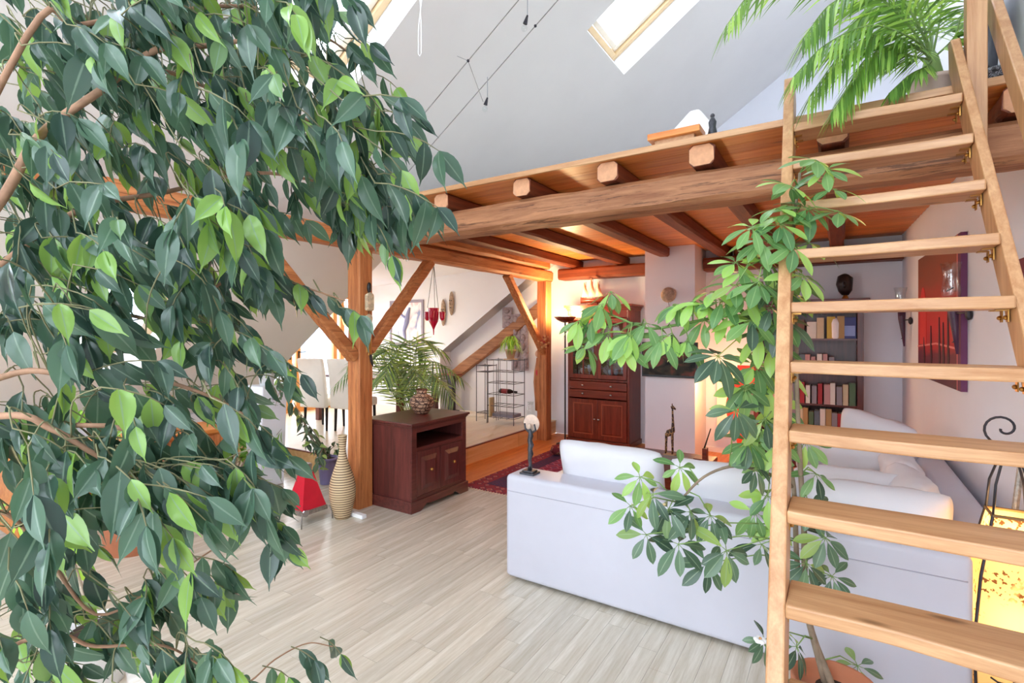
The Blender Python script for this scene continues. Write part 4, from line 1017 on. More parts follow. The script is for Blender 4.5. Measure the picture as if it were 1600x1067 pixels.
# wine rack with bottle and spider plant
M['wire'] = plain('rack_wire', '#6a6870', .4, .6, var=.1)
t = thing('wine_rack', (-4.50, 6.78, PF), 'tall wire wine rack standing before the slanting rafter', 'rack')
def lad(x0, x1, y0, y1, h, par, zs):
    for x in (x0, x1):
        for y in (y0, y1): MB().tube([(x,y,0),(x,y,h)], .007, 6).build('upright', M['wire'], par)
    for z in zs:
        MB().tube([(x0,y0,z),(x1,y0,z),(x1,y1,z),(x0,y1,z),(x0,y0,z)], .005, 6).build('shelf_ring', M['wire'], par)
        m_ = MB()
        for i in range(1, 4): m_.tube([(x0+(x1-x0)*i/4,y0,z),(x0+(x1-x0)*i/4,y1,z)], .0035, 5)
        m_.build('shelf_wire', M['wire'], par)
lad(-.22,.28,-.16,.16,1.02,t,(.10,.28,.46,.64,.82,1.0))
lad(-.46,-.23,-.12,.12,.92,t,(.14,.80,.90))
for i in range(1, 4): MB().tube([(-.22+.125*i,-.16,.08),(-.22+.125*i,-.16,1.0)], .004, 6).build('front_wire', M['wire'], t)
o = thing('wine_bottle', (-4.42, 6.74, PF+.508), 'dark wine bottle lying in the wire rack', 'bottle'); o.rotation_euler = (0, R(90), 0)
MB().lathe([(.036,-.13),(.038,-.12),(.038,.06),(.016,.12),(.014,.18),(.015,.185)], 16).build('body', plain('dark_bottle', '#2c1a20', .12), o, smooth=True)
MB().lathe([(.0385,-.09),(.0385,.03)], 16, cap=False).build('label', plain('red_label', '#8a2a34', .6), o)
o = MB().box(-.012,.012,-.06,.06,0,.30).build('cutting_board', plain('pale_board', '#cdb98c', .6)); o.location = (-4.66,6.66,PF+.106); tag(o, 'pale board standing on end in the wire rack', 'board')
o = MB().box(-.2,.2,-.12,.12,0,.05).build('magazine_pile', plain('magazine', '#8d8a9a', .5)); o.location = (-4.46,6.78,PF+.106); tag(o, 'flat pile of magazines on the lowest wire shelf', 'magazines')
t = thing('plant_pot', (-4.38, 6.78, PF+1.006), 'small clay pot with a grassy green plant on the wine rack', 'plant')
MB().lathe([(.11,0),(.12,.012),(.115,.014)], 20).build('saucer', plain('pale_clay', '#c9ab8e', .7), t, smooth=True)
MB().lathe([(.055,.012),(.085,.14),(.092,.14),(.092,.165),(.08,.165),(.075,.14)], 20).build('pot', bpy.data.materials['pale_clay'], t, smooth=True)
rnd = random.Random(3)
for i in range(34):
    an = rnd.uniform(0, 6.28); r_ = rnd.uniform(.10,.22); h = rnd.uniform(.06,.2); e = V(math.cos(an), math.sin(an), 0)
    m_ = MB(); pts = [V(0,0,.15)+e*.02, V(0,0,.18+h)+e*r_*.45, V(0,0,.14+h*.8)+e*r_*.85, V(0,0,.06+h*.3)+e*r_*1.1]; sd = V(-e.y,e.x,0)
    wd = [.006,.011,.009,.001]; m_.rings([[p-sd*w_, p+V(0,0,.003), p+sd*w_] for p, w_ in zip(pts, wd)], cap=False, close=False); m_.uv = [(q, k_/3) for k_ in range(4) for q in (0,.5,1)]
    m_.build('blade_leaf', M['fresh'], t, smooth=True)
# carved panels on the wall behind the rack
M['driftwood'] = plain('grey_driftwood', '#9d8f96', .8, var=.35, vs=24, bump=.8, bs=36)
for i, (x, z, w_, h, lb) in enumerate(((-4.83,1.72,.20,.36,'grey carved square panel highest on the wall by the rafter'), (-4.65,1.0,.18,.96,'tall narrow grey carved panel in the middle behind the spider plant'), (-4.48,1.0,.15,.80,'tall narrow grey carved panel nearest the back post'))):
    t = thing('wall_relief', (x, YB-.07, z), lb, 'wall carving', 'grey carved panels')
    MB().box(-w_/2,w_/2,-.02,.0,0,h).build('board', M['driftwood'], t, bevel=.012)
    rr = random.Random(i)
    for q in range(5 if h > .5 else 3):
        zz = h*(q+.6)/(5.2 if h > .5 else 3.2)
        MB().sphere((rr.uniform(-.03,.03),-.025,zz), (w_*.32,.02,h*.06+.02), 10, 6).build('relief', M['driftwood'], t, smooth=True)
# cloth doll on the back post and dried flowers on the brace
t = thing('cloth_doll', (XB-.15, 6.98, .42), 'long orange cloth doll with a red heart hanging beside the back post', 'doll')
MB().tube([(0,0,0),(.02,0,.2),(-.02,0,.45),(.02,0,.62),(0,0,.75),(0,0,.83)], [.05,.075,.06,.08,.04,.03], 10).build('robe', M['timber_z'], t, smooth=True)
MB().sphere((0,0,.89), (.05,.05,.06), 12, 8).build('head', M['sail'], t, smooth=True)
MB().sphere((.03,-.075,.60), (.035,.02,.05), 10, 8).build('heart', M['redpaper'], t, smooth=True)
t = thing('dried_flowers', (XB+.10, 6.63, 1.50), 'bunch of dried flowers tied to the brace at the back post', 'flowers')
rnd = random.Random(6); M['dry'] = plain('dried_petal', '#c99a66', .9, var=.3, vs=40); M['dryred'] = plain('dried_red', '#9c4434', .9, var=.3)
for i in range(22):
    e = Vector((rnd.uniform(0,1), rnd.uniform(-1,1), rnd.uniform(-1,1))).normalized()*rnd.uniform(.06,.13)
    f_ = MB().tube([(-.01,0,0), e], .002, 5).build('stem', M['dry'], t)
    MB().sphere(e, rnd.uniform(.012,.024), 8, 6).build('flower', M['dryred'] if i % 3 == 0 else M['dry'], f_, smooth=True)
t = thing('glass_jug', (-4.20, 7.1, PF), 'clear glass jugs standing by the back post', 'jug')
MB().lathe([(.06,0),(.075,.02),(.075,.2),(.05,.28),(.055,.32),(.05,.32),(.045,.28)], 18).build('body', M['clear'], t, smooth=True)
# sheepskin and pedestal
rnd = random.Random(2); s_mb = MB(); n = 16
for i in range(n+1):
    for j in range(n+1):
        u, v_ = i/n*2-1, j/n*2-1; r2 = min(1, (u*u+v_*v_)**.5); s_mb.v.append((.34*u*(1-.12*abs(v_)), .16*v_, .005+.05*max(0,1-r2**3)*(1+rnd.uniform(-.3,.3))))
s_mb.f = [(i*(n+1)+j,(i+1)*(n+1)+j,(i+1)*(n+1)+j+1,i*(n+1)+j+1) for i in range(n) for j in range(n)]
o = s_mb.build('sheepskin', plain('cream_fleece', '#ece3d4', .95, var=.06, vs=30, bump=1, bs=120), smooth=True); o.location = (-5.45,7.12,PF); tag(o, 'cream sheepskin lying on the platform by the wall', 'sheepskin')
t = thing('pedestal', (-5.95, 7.24, PF), 'dark pedestal post with a flat top at the foot of the rafter', 'pedestal')
MB().box(-.05,.05,-.05,.05,.02,.66).build('column', M['iron'], t, bevel=.004); MB().box(-.16,.16,-.10,.10,.66,.685).build('plate', M['mahog_x'], t); MB().box(-.1,.1,-.1,.1,0,.02).build('foot', M['iron'], t)

# ================================================================ rug
t = thing('oriental_rug', (-2.2, 5.45, 0), 'red and violet oriental rug in the den behind the sofa', 'rug')
def rugm(name, c1, c2, c3, sc):
    k = NT(name); v = k.coords(); vo = k.n('ShaderNodeTexVoronoi', distance='MANHATTAN'); vo.inputs['Scale'].default_value = sc; vo.inputs['Randomness'].default_value = .35; k.l(v, vo.inputs['Vector'])
    k.l(k.ramp(vo.outputs['Distance'], [(.15, srgb(c1)), (.3, srgb(c2)), (.48, srgb(c3)), (.62, srgb(c1))]), k.b.inputs['Base Color']); k.set(Roughness=.95); k.bump(k.noise(v, 300, 2), .4, .003); return k.m
MB().box(-1.2,1.3,-1.12,1.12,0,.008).build('border', rugm('rug_border', '#8e2436', '#c77a6c', '#5b2140', 9), t)
MB().box(-1.02,1.12,-.94,.94,.008,.010).build('inner_band', rugm('rug_band', '#4a2a52', '#6d2a4c', '#3b2344', 16), t)
MB().box(-.85,.95,-.78,.78,.010,.012).build('field', rugm('rug_field', '#8a2348', '#5a2a58', '#b5627a', 7), t)
fm = MB()
for i in range(70): fm.box(-1.2+i*.0357,-1.2+i*.0357+.012,-1.16,-1.12,0,.004)
fm.build('fringe', plain('rug_fringe', '#d8c3a8', .9), t, kind='stuff')
# folded blanket at the rug corner
o = pillow_mb(.34, .30, .14, 44, wr=.02).build('folded_blanket', M['throw'], smooth=True); o.location = (-3.2,6.25,.02); o.rotation_euler = (R(70),0,R(30)); tag(o, 'dark red bundle lying on the rug before the hutch', 'blanket')
o.data.materials.clear(); o.data.materials.append(rugm('bundle', '#7a2a30', '#3a2028', '#c27a5a', 12))

# ================================================================ loft things
DZ = 2.808
t = thing('loft_tray', (-.87, 3.27, DZ), 'wooden board lying on the loft deck edge below the skylight', 'board')
MB().box(-.16,.16,-.08,.08,.055,.095).build('board', M['orangepine_x'], t, bevel=.004); MB().box(-.12,.12,-.05,.05,0,.055).build('batten', M['pine_y'], t)
t = thing('paper_pyramid', (-.82, 3.56, DZ), 'white paper pyramid lamp on the loft deck', 'lamp')
MB().rings([[V(a*h,b_*h,z) for a, b_ in cor] for h, z in ((.17,.02),(.14,.16),(.03,.33))]).build('shade', M['reveal'], t, bevel=.02, seg=3); MB().box(-.1,.1,-.1,.1,0,.02).build('base', M['pine_x'], t)
t = thing('dark_bottle', (-.655, 3.28, DZ), 'small dark figurine on the loft deck beside the white pyramid', 'figurine')
MB().lathe([(.03,0),(.032,.03),(.02,.09),(.024,.12),(.01,.15)], 12).build('body', M['pewter'], t, smooth=True); MB().sphere((0,0,.16), .014, 8, 6).build('head', M['pewter'], t)
t = thing('leather_chair', (.665, 3.78, DZ), 'dark grey chair with a curved back on the loft behind the ladder', 'chair')
M['leather'] = plain('dark_grey_leather', '#4a4c55', .35, var=.1)
MB().obox((0,0,.42), (.09,.34,.6), (0,R(4),0)).build('backrest', M['leather'], t, smooth=True, bevel=.04, seg=4); MB().box(-.3,.0,-.2,.2,.14,.26).build('seat', M['leather'], t, smooth=True, bevel=.04, seg=4)
for a, b_ in ((-.26,-.16),(-.26,.16),(.0,-.16),(.0,.16)): MB().tube([(a,b_,.15),(a,b_,0)], .015, 8).build('leg', M['black'], t)
t = thing('pouf', (.62, 3.30, DZ), 'round black pouf with silver scrollwork at the loft edge', 'pouf')
k = NT('black_silver'); v = k.coords(); nz = k.noise(v, 34, 2, .5, 2.5); k.l(k.ramp(nz, [(.50, srgb('#26262b')), (.53, srgb('#b9bac4')), (.57, srgb('#26262b'))]), k.b.inputs['Base Color']); k.set(Roughness=.35)
MB().lathe([(.10,0),(.115,.02),(.12,.04),(.10,.075),(.05,.095),(.002,.10)], 24).build('cushion', k.m, t, smooth=True)

t = thing('blue_vase', (-.96, 7.26, 2.648), 'small blue vase standing on the wall beam right of the chimney', 'vase')
MB().lathe([(.03,0),(.05,.03),(.055,.06),(.03,.09),(.025,.105),(.035,.115),(.03,.11)], 20).build('body', plain('blue_glaze', '#2f62c8', .25), t, smooth=True)
t = thing('brown_bowl', (-1.12, 7.26, 2.648), 'round brown bowl on the wall beam next to the blue vase', 'bowl')
MB().lathe([(.03,0),(.06,.025),(.068,.055),(.055,.095),(.05,.1),(.045,.09)], 20).build('body', plain('brown_glaze', '#7a4526', .4), t, smooth=True)
# ================================================================ plants
def leaf_data(L, W, nu=4, nv=7, fold=.25, droop=.18, shape='ficus', wave=0.0):
    """blade from the origin along +y, upper side +z; returns verts, faces, uvs"""
    vs, uv = [], []
    for j in range(nv+1):
        v = j/nv
        if shape == 'ficus': w_ = (math.sin(math.pi*min(1, v/.88)**.86)**.80 if v < .88 else 0)
        elif shape == 'obov': w_ = math.sin(math.pi*v**1.25)**.75
        else: w_ = math.sin(math.pi*v**.8)**.9
        if shape == 'ficus': w_ = max(w_, .045*(1-v) + .012)
        hw = W/2*max(w_, .03)
        y = L*v; z = -droop*L*v*v
        for i in range(nu+1):
            u = 2*i/nu-1
            vs.append((hw*u, y, z + fold*hw*abs(u) + wave*hw*math.sin(v*9)*abs(u))); uv.append(((u+1)/2, v))
    fs = [(j*(nu+1)+i, j*(nu+1)+i+1, (j+1)*(nu+1)+i+1, (j+1)*(nu+1)+i) for j in range(nv) for i in range(nu)]
    return vs, fs, uv
def leaf_meshes(base, mat, specs):
    out = []
    for L, W, fo, dr, sh, wv in specs:
        m_ = MB(); m_.v, m_.f, m_.uv = leaf_data(L, W, fold=fo, droop=dr, shape=sh, wave=wv)
        me = m_.mesh(base); me.materials.append(mat)
        for p in me.polygons: p.use_smooth = True
        out.append(me)
    return out
def leaf_xf(p, d, n, s):
    d = d.normalized(); x = d.cross(n)
    x = x.normalized() if x.length > 1e-4 else d.orthogonal().normalized()
    z = x.cross(d)
    return Matrix.Translation(p) @ Matrix((x, d, z)).transposed().to_4x4() @ Matrix.Scale(s, 4)
class Leaves:
    """collects leaves; the ones that show largest become objects of their own, the rest one joined part"""
    def __init__(self, root, name, meshes): self.r = root; self.name = name; self.me = meshes; self.L = []; self.o = Vector(root.location)
    def add(self, p, d, n, s, k): self.L.append((leaf_xf(Vector(p)-self.o, d, n, s), k, Vector(p)))
    def flush(self, cap=300):
        def dist(it):
            v = in_view(*it[2]); return v[2] if v else 1e3 + it[2].length
        self.L.sort(key=dist)
        for xf, k, p in self.L[:cap]:
            o = bpy.data.objects.new(self.name, self.me[k]); COL.objects.link(o); o.parent = self.r; o.matrix_basis = xf
        if len(self.L) > cap:
            m_ = MB(); m_.uv = []
            for xf, k, p in self.L[cap:]:
                me = self.me[k]; n0 = len(m_.v)
                m_.v += [tuple(xf @ v.co) for v in me.vertices]; m_.f += [tuple(i+n0 for i in q.vertices) for q in me.polygons]
                u_ = [None]*len(me.vertices)
                for lp in me.loops: u_[lp.vertex_index] = tuple(me.uv_layers[0].data[lp.index].uv)
                m_.uv += u_
            m_.build('far_leaves', self.me[0].materials[0], self.r, smooth=True, kind='stuff')
def inpoly(x, y, P):
    c = False; j = len(P)-1
    for i in range(len(P)):
        if (P[i][1] > y) != (P[j][1] > y) and x < (P[j][0]-P[i][0])*(y-P[i][1])/(P[j][1]-P[i][1])+P[i][0]: c = not c
        j = i
    return c
RIGHT = Vector((c_, s_, 0)); FWD = Vector((-s_, c_, 0)); UP = Vector((0,0,1))

# ---------------------------------------------------------------- weeping fig filling the left foreground
rnd = random.Random(21)
fbase = Vector((-2.18, .15, 0))
fic = thing('weeping_fig', fbase, 'big weeping fig tree with drooping dark green leaves in the left foreground', 'plant')
MB().lathe([(.15,0),(.19,.30),(.205,.30),(.205,.34),(.18,.34),(.17,.30)], 28).build('pot', M['terracotta'], fic, smooth=True)
MB().lathe([(.172,.29),(.172,.30),(.0,.31)], 20).build('soil', M['soil'], fic)
def rel(p): return Vector(p) - fbase
trunk = [fbase+V(0,0,.28), fbase+V(.02,.03,.6), fbase+V(-.01,.05,1.0), fbase+V(.02,.06,1.35), fbase+V(.04,.08,1.6)]
MB().tube([rel(p) for p in trunk], [.026,.024,.022,.02,.018], 10).build('trunk', M['bark'], fic, smooth=True)
top = trunk[-1]
def spline(pts, n=6):
    pts = [Vector(p) for p in pts]; out = []
    P = [pts[0]*2-pts[1]] + pts + [pts[-1]*2-pts[-2]]
    for i in range(1, len(P)-2):
        for k in range(n):
            t_ = k/n; a, b, c, d = P[i-1:i+3]
            out.append(.5*((2*b)+(c-a)*t_+(2*a-5*b+4*c-d)*t_*t_+(3*b-3*c+d-a)*t_**3))
    out.append(pts[-1]); return out
branches = []
def branch(pts, r0, r1=.003, start=None):
    pl_ = spline(([start] if start is not None else []) + [at(*p) for p in pts]); n = len(pl_)
    MB().tube([rel(p) for p in pl_], [lerp(r0, r1, i/(n-1)) for i in range(n)], 7).build('branch', M['bark'], fic, smooth=True)
    branches.append(pl_); return pl_
branch([(-10,330,1.25),(60,215,1.25),(160,140,1.25),(245,78,1.25),(320,72,1.28),(390,66,1.3),(450,95,1.35)], .013, .004, top)
branch([(120,165,1.3),(240,112,1.35),(320,135,1.4),(430,165,1.45),(520,210,1.5),(570,250,1.55)], .008, .003, at(60,215,1.25))
branch([(-20,430,1.3),(120,330,1.35),(260,300,1.45),(400,270,1.55),(520,290,1.6),(590,320,1.65)], .010, .003, top)
branch([(0,590,1.2),(110,585,1.2),(230,590,1.25),(330,620,1.3),(400,660,1.35)], .009, .003, trunk[3])
branch([(0,650,1.1),(80,670,1.1),(140,705,1.12),(200,740,1.15),(280,790,1.2)], .009, .003, trunk[3])
branch([(170,665,1.25),(240,740,1.25),(330,760,1.3),(420,800,1.35)], .007, .003, trunk[3])
branch([(60,500,1.35),(180,490,1.4),(270,500,1.45),(350,440,1.5),(420,430,1.5),(480,450,1.5),(540,470,1.5)], .007, .002, top)
branch([(-30,800,1.2),(60,850,1.25),(150,960,1.3),(260,905,1.35),(330,860,1.4)], .006, .002, trunk[2])
branch([(40,1000,1.2),(150,1010,1.25),(260,1010,1.3),(340,1060,1.35)], .006, .002, trunk[1])
branch([(380,1070,1.4),(430,1030,1.45),(480,1005,1.5),(520,1010,1.5)], .003, .0015, at(300,1075,1.35))
branch([(40,60,1.2),(120,40,1.25),(250,20,1.3),(380,10,1.4),(480,40,1.5),(570,100,1.55)], .008, .003, top)
SP = [(.128,.050,.22,.14,'ficus',.0), (.118,.046,.40,.30,'ficus',.12), (.135,.052,.15,.36,'ficus',.05), (.108,.046,.50,.12,'ficus',.18)]
FL = Leaves(fic, 'leaf', leaf_meshes('leaf', M['ficus'], SP))
tw = MB()
def nearest(p):
    best = None
    for b_ in branches:
        for q in b_:
            d = (q-p).length
            if best is None or d < best[0]: best = (d, q)
    return best[1]
ENV = [([(0,0),(150,0),(300,0),(460,0),(505,50),(565,105),(590,190),(625,285),(605,330),(540,300),(470,310),(400,350),(300,350),(150,360),(0,360)], 150, (1.15,1.75)),
       ([(60,0),(430,0),(480,60),(450,160),(300,200),(60,160)], 26, (1.2,1.6)),
       ([(430,200),(600,260),(615,350),(540,330),(440,290)], 18, (1.4,1.7)),
       ([(0,350),(130,350),(300,340),(420,330),(400,400),(330,430),(200,400),(110,420),(0,430)], 34, (1.15,1.6)),
       ([(0,420),(90,430),(110,560),(0,570)], 14, (1.0,1.4)),
       ([(150,400),(260,420),(240,520),(140,500)], 6, (1.3,1.5)),
       ([(270,420),(360,440),(400,560),(390,640),(300,600),(270,520)], 16, (1.3,1.6)),
       ([(0,560),(110,570),(300,590),(370,640),(385,720),(330,760),(200,740),(0,760)], 52, (1.0,1.5)),
       ([(40,690),(280,700),(375,735),(385,790),(340,800),(250,770),(40,800)], 26, (1.0,1.4)),
       ([(0,760),(100,790),(70,960),(0,1000)], 16, (1.1,1.45)),
       ([(150,880),(320,840),(330,900),(240,930),(120,990)], 12, (1.25,1.45)),
       ([(0,980),(150,960),(300,990),(340,1050),(200,1067),(0,1067)], 20, (1.15,1.4)),
       ([(-20,-130),(430,-130),(470,-20),(300,10),(0,10)], 46, (1.15,1.6)),
       ([(500,60),(585,100),(600,170),(540,180),(480,120)], 7, (1.45,1.65)),
       ([(-160,0),(0,0),(0,1000),(-160,900)], 30, (1.1,1.5))]
def twig(p, dirn, ln, n, sc=1.0, link=True):
    d = dirn.normalized(); q = p.copy(); pts = [p.copy()]; st = ln/n
    if link:
        b_ = nearest(p)
        if (b_-p).length < .5: pts = spline([b_, b_.lerp(p, .5)+V(0,0,.03)-d*.02, p.copy()], 4)
    for i in range(n):
        d = (d + V(0,0,-.17) + Vector((rnd.uniform(-.14,.14) for _ in range(3)))).normalized()
        q = q + d*st; pts.append(q.copy())
        sd = (RIGHT*rnd.uniform(-1,1) + FWD*rnd.uniform(-1,1)).normalized()
        ld_ = (V(0,0,-1)*rnd.uniform(.55,1.2) + d*.45 + sd*rnd.uniform(.15,.75))
        nn = (-FWD*rnd.uniform(.1,1.0) + UP*rnd.uniform(.0,.8) + RIGHT*rnd.uniform(-.9,.9))
        FL.add(q, ld_, nn, sc*rnd.uniform(.66,1.08), rnd.randrange(4))
    FL.add(q, d+V(0,0,-.5), -FWD+UP*.4+RIGHT*rnd.uniform(-.6,.6), sc*rnd.uniform(.6,.9), rnd.randrange(4))
    tw.tube([rel(x) for x in pts], [.0017]*(len(pts)-1)+[.001], 5)
for P, cnt, (d0, d1) in ENV:
    xs_ = [p[0] for p in P]; ys_ = [p[1] for p in P]; k_ = 0; tr = 0
    while k_ < cnt and tr < 4000:
        tr += 1; x, y = rnd.uniform(min(xs_), max(xs_)), rnd.uniform(min(ys_), max(ys_))
        if not inpoly(x, y, P): continue
        p = at(x, y, rnd.uniform(d0, d1))
        twig(p, RIGHT*rnd.uniform(.2,1.0)+FWD*rnd.uniform(-.7,.7)+UP*rnd.uniform(-.5,.35), rnd.uniform(.10,.17), rnd.randint(3,5)); k_ += 1
# outlying sprays along the named twigs
for i, (x, y, d) in enumerate(((390,440,1.5),(430,428,1.5),(455,440,1.5),(500,455,1.5),(530,480,1.5),(440,560,1.45),(405,585,1.5),(405,700,1.4),(410,840,1.4),(585,115,1.55),(540,60,1.55),(490,20,1.5),(530,60,1.5),(590,200,1.6),(560,330,1.6),(530,330,1.6),(580,345,1.62),(610,310,1.62),(400,800,1.35),(455,1010,1.45),(500,995,1.5),(410,1040,1.4),(350,1050,1.35))):
    twig(at(x,y,d), RIGHT*.8+UP*rnd.uniform(-.3,.2)+FWD*rnd.uniform(-.3,.3), .08, 3, .8 if y > 980 else .95, link=(y < 980))
tw.build('twigs', M['twig'], fic, smooth=True, kind='stuff')
FL.flush(300)

# ---------------------------------------------------------------- umbrella plant by the ladder
rnd = random.Random(5)
sb = Vector((-.02, 2.42, 0))
sch = thing('umbrella_plant', sb, 'tall umbrella plant with fingered leaves growing behind the ladder', 'plant')
MB().lathe([(.10,0),(.145,.22),(.155,.22),(.155,.25),(.14,.25),(.13,.22)], 28).build('pot', M['terracotta'], sch, smooth=True)
MB().lathe([(.134,.2),(.134,.215),(.0,.225)], 20).build('soil', M['soil'], sch)
S0 = sb + V(0,0,.21)
def stem(pts, r0, r1, mat='brownstem'):
    pl_ = spline(pts, 5); n = len(pl_)
    MB().tube([p-sb for p in pl_], [lerp(r0, r1, i/(n-1)) for i in range(n)], 8).build('stem', M[mat], sch, smooth=True); stems.append(pl_); return pl_
stems = []
stem([S0, at(1262,960,2.22), at(1256,820,2.25), at(1250,720,2.28), at(1245,600,2.3), at(1243,480,2.3), at(1238,380,2.28), at(1250,270,2.25)], .014, .006)
stem([S0+V(-.03,.02,0), at(1248,900,2.28), at(1240,760,2.33), at(1215,620,2.36), at(1200,520,2.38), at(1190,440,2.35)], .013, .007)
stem([at(1238,760,2.33), at(1205,742,2.3), at(1150,728,2.28), at(1100,745,2.26), at(1060,785,2.25)], .009, .005)
stem([at(1200,520,2.38), at(1155,493,2.42), at(1066,506,2.46), at(1013,513,2.5), at(956,492,2.52)], .009, .005, 'greenstem')
stem([at(1243,480,2.3), at(1215,440,2.26), at(1180,400,2.24)], .007, .004, 'greenstem')
SS = [(.135,.054,.12,.22,'obov',0), (.12,.052,.2,.12,'obov',0), (.15,.056,.1,.35,'obov',0)]
SL = Leaves(sch, 'leaflet', leaf_meshes('leaflet', M['scheff'], SS) + leaf_meshes('leaflet', M['scheffdark'], SS))
pet = MB()
CL = [(1275,250,2.2,1,'u'),(1235,290,2.2,1,'u'),(1310,330,2.15,.9,'u'),(1262,325,2.2,1,'u'),(1215,325,2.22,.9,'u'),(1175,355,2.2,.9,'u'),(1240,385,2.15,1,'u'),(1195,405,2.25,1,'u'),(1160,425,2.28,1,'u'),(1255,430,2.15,1.05,'u'),
      (1210,450,2.2,1,'m'),(1165,465,2.25,1,'m'),(1115,455,2.35,.9,'u'),(1140,490,2.3,1,'m'),(1225,500,2.2,1,'m'),(1190,520,2.25,1,'m'),(1225,430,2.3,1,'m'),
      (925,495,2.5,1,'u'),(955,455,2.5,1,'u'),(950,520,2.45,1,'u'),(985,520,2.4,1.05,'u'),(1010,505,2.45,1,'m'),(1035,530,2.4,1,'m'),(1060,475,2.45,.85,'u'),(1075,530,2.4,.9,'u'),(915,540,2.48,.85,'u'),(1100,500,2.4,.9,'m'),
      (940,475,2.46,1,'u'),(975,540,2.42,1.05,'u'),(1050,520,2.42,1,'u'),(905,500,2.5,.9,'u'),(1085,470,2.38,.9,'m'),(1190,375,2.2,1,'u'),(1220,350,2.18,1,'u'),(1150,445,2.22,1,'m'),(1205,480,2.2,1.05,'m'),(1240,460,2.2,1,'u'),(1130,470,2.3,1,'u'),(1300,295,2.15,.9,'u'),(1265,380,2.2,.9,'u'),
      (1185,440,2.16,1.1,'m'),(1150,410,2.3,.95,'u'),(1230,335,2.22,1,'u'),(1290,265,2.18,.9,'u'),(1175,500,2.2,1.05,'m'),(1105,475,2.35,1,'m'),(1180,570,2.3,1,'d'),(1205,540,2.3,1,'m'),(1185,665,2.3,1,'d'),
      (1122,556,2.2,1.15,'d'),(1165,605,2.25,1,'d'),(1150,640,2.2,1,'d'),(1200,600,2.3,1,'d'),(1195,655,2.22,1,'d'),(1220,580,2.35,1,'d'),(1215,690,2.25,1,'d'),(1170,690,2.25,1,'d'),(1180,730,2.2,.9,'d'),(1205,720,2.3,.9,'d'),(1225,640,2.4,1,'d'),
      (1000,745,2.25,.9,'d'),(1020,772,2.2,1,'d'),(1062,730,2.3,.85,'d'),(1045,795,2.2,1,'d'),(985,790,2.25,.9,'d'),(1010,835,2.2,1,'d'),(1080,800,2.2,1,'d'),(1060,850,2.15,1.1,'d'),(1110,805,2.2,1,'d'),(1135,860,2.1,1.15,'d'),(1105,880,2.12,1,'d'),(1180,800,2.25,1,'d'),(1190,850,2.2,1,'d'),(1200,775,2.25,1,'d'),(1215,825,2.25,1,'d'),
      (1275,740,2.25,.8,'d'),(1265,790,2.2,1,'d'),(1290,840,2.15,1.05,'d'),(1300,900,2.2,.7,'d'),(1260,880,2.2,1,'d'),(1245,1010,2.1,.9,'d'),(1340,1040,2.15,.7,'d'),(1195,1000,2.05,.7,'d'),(1260,690,2.3,.8,'d')]
for x, y, d, sc, kd in CL:
    p = at(x, y, d); best = None
    for s in stems:
        for q in s:
            if q.z < p.z + .12:
                dd = (q-p).length
                if best is None or dd < best[0]: best = (dd, q)
    q = best[1] if best else S0
    pet.tube([q-sb, q.lerp(p,.5)+V(0,0,.03)-sb, p-sb], [.0035,.0028,.0022], 5)
    ax = (UP*.9 - FWD*rnd.uniform(.1,.9) + RIGHT*rnd.uniform(-.5,.5)).normalized() if kd != 'd' else (UP*.5 - FWD*rnd.uniform(.3,1) + RIGHT*rnd.uniform(-.5,.5)).normalized()
    ea = ax.orthogonal().normalized(); eb = ax.cross(ea); n = rnd.randint(6, 8); ph = rnd.uniform(0, 6.28)
    dn = (.95 if x < 1110 else .3) if kd == 'u' else .6
    for i in range(n):
        an = ph + i*2*math.pi/n + rnd.uniform(-.15,.15)
        dr = (ea*math.cos(an) + eb*math.sin(an) - UP*dn*rnd.uniform(.4,1.3) + (-RIGHT*.35 if x < 1100 and y < 600 else V(0,0,0))).normalized()
        b0 = p + dr*.02
        pet.tube([p-sb, b0-sb], .0016, 4)
        SL.add(b0, dr, ax + UP*.2, sc*(.85 if kd == 'd' and y > 700 else 1)*rnd.uniform(.75,1.05), rnd.randrange(3) + (3 if kd == 'd' or (kd == 'm' and rnd.random() < .5) else 0))
pet.build('leaf_stalks', M['greenstem'], sch, smooth=True, kind='stuff')
SL.flush(300)
t = thing('white_flower', at(1188,1000,2.0), 'small white blossom at the foot of the umbrella plant', 'flower')
for i in range(6):
    an = i*1.047; MB().sphere((.014*math.cos(an),.014*math.sin(an),.0), (.012,.012,.008), 8, 6).build('petal', M['reveal'], t, smooth=True)
MB().sphere((0,0,.006), .006, 8, 6).build('centre', M['dry'], t); MB().tube([(0,0,0),(.06,.1,-.12),(.10,.22,-.29)], .003, 6).build('stalk', M['greenstem'], t)

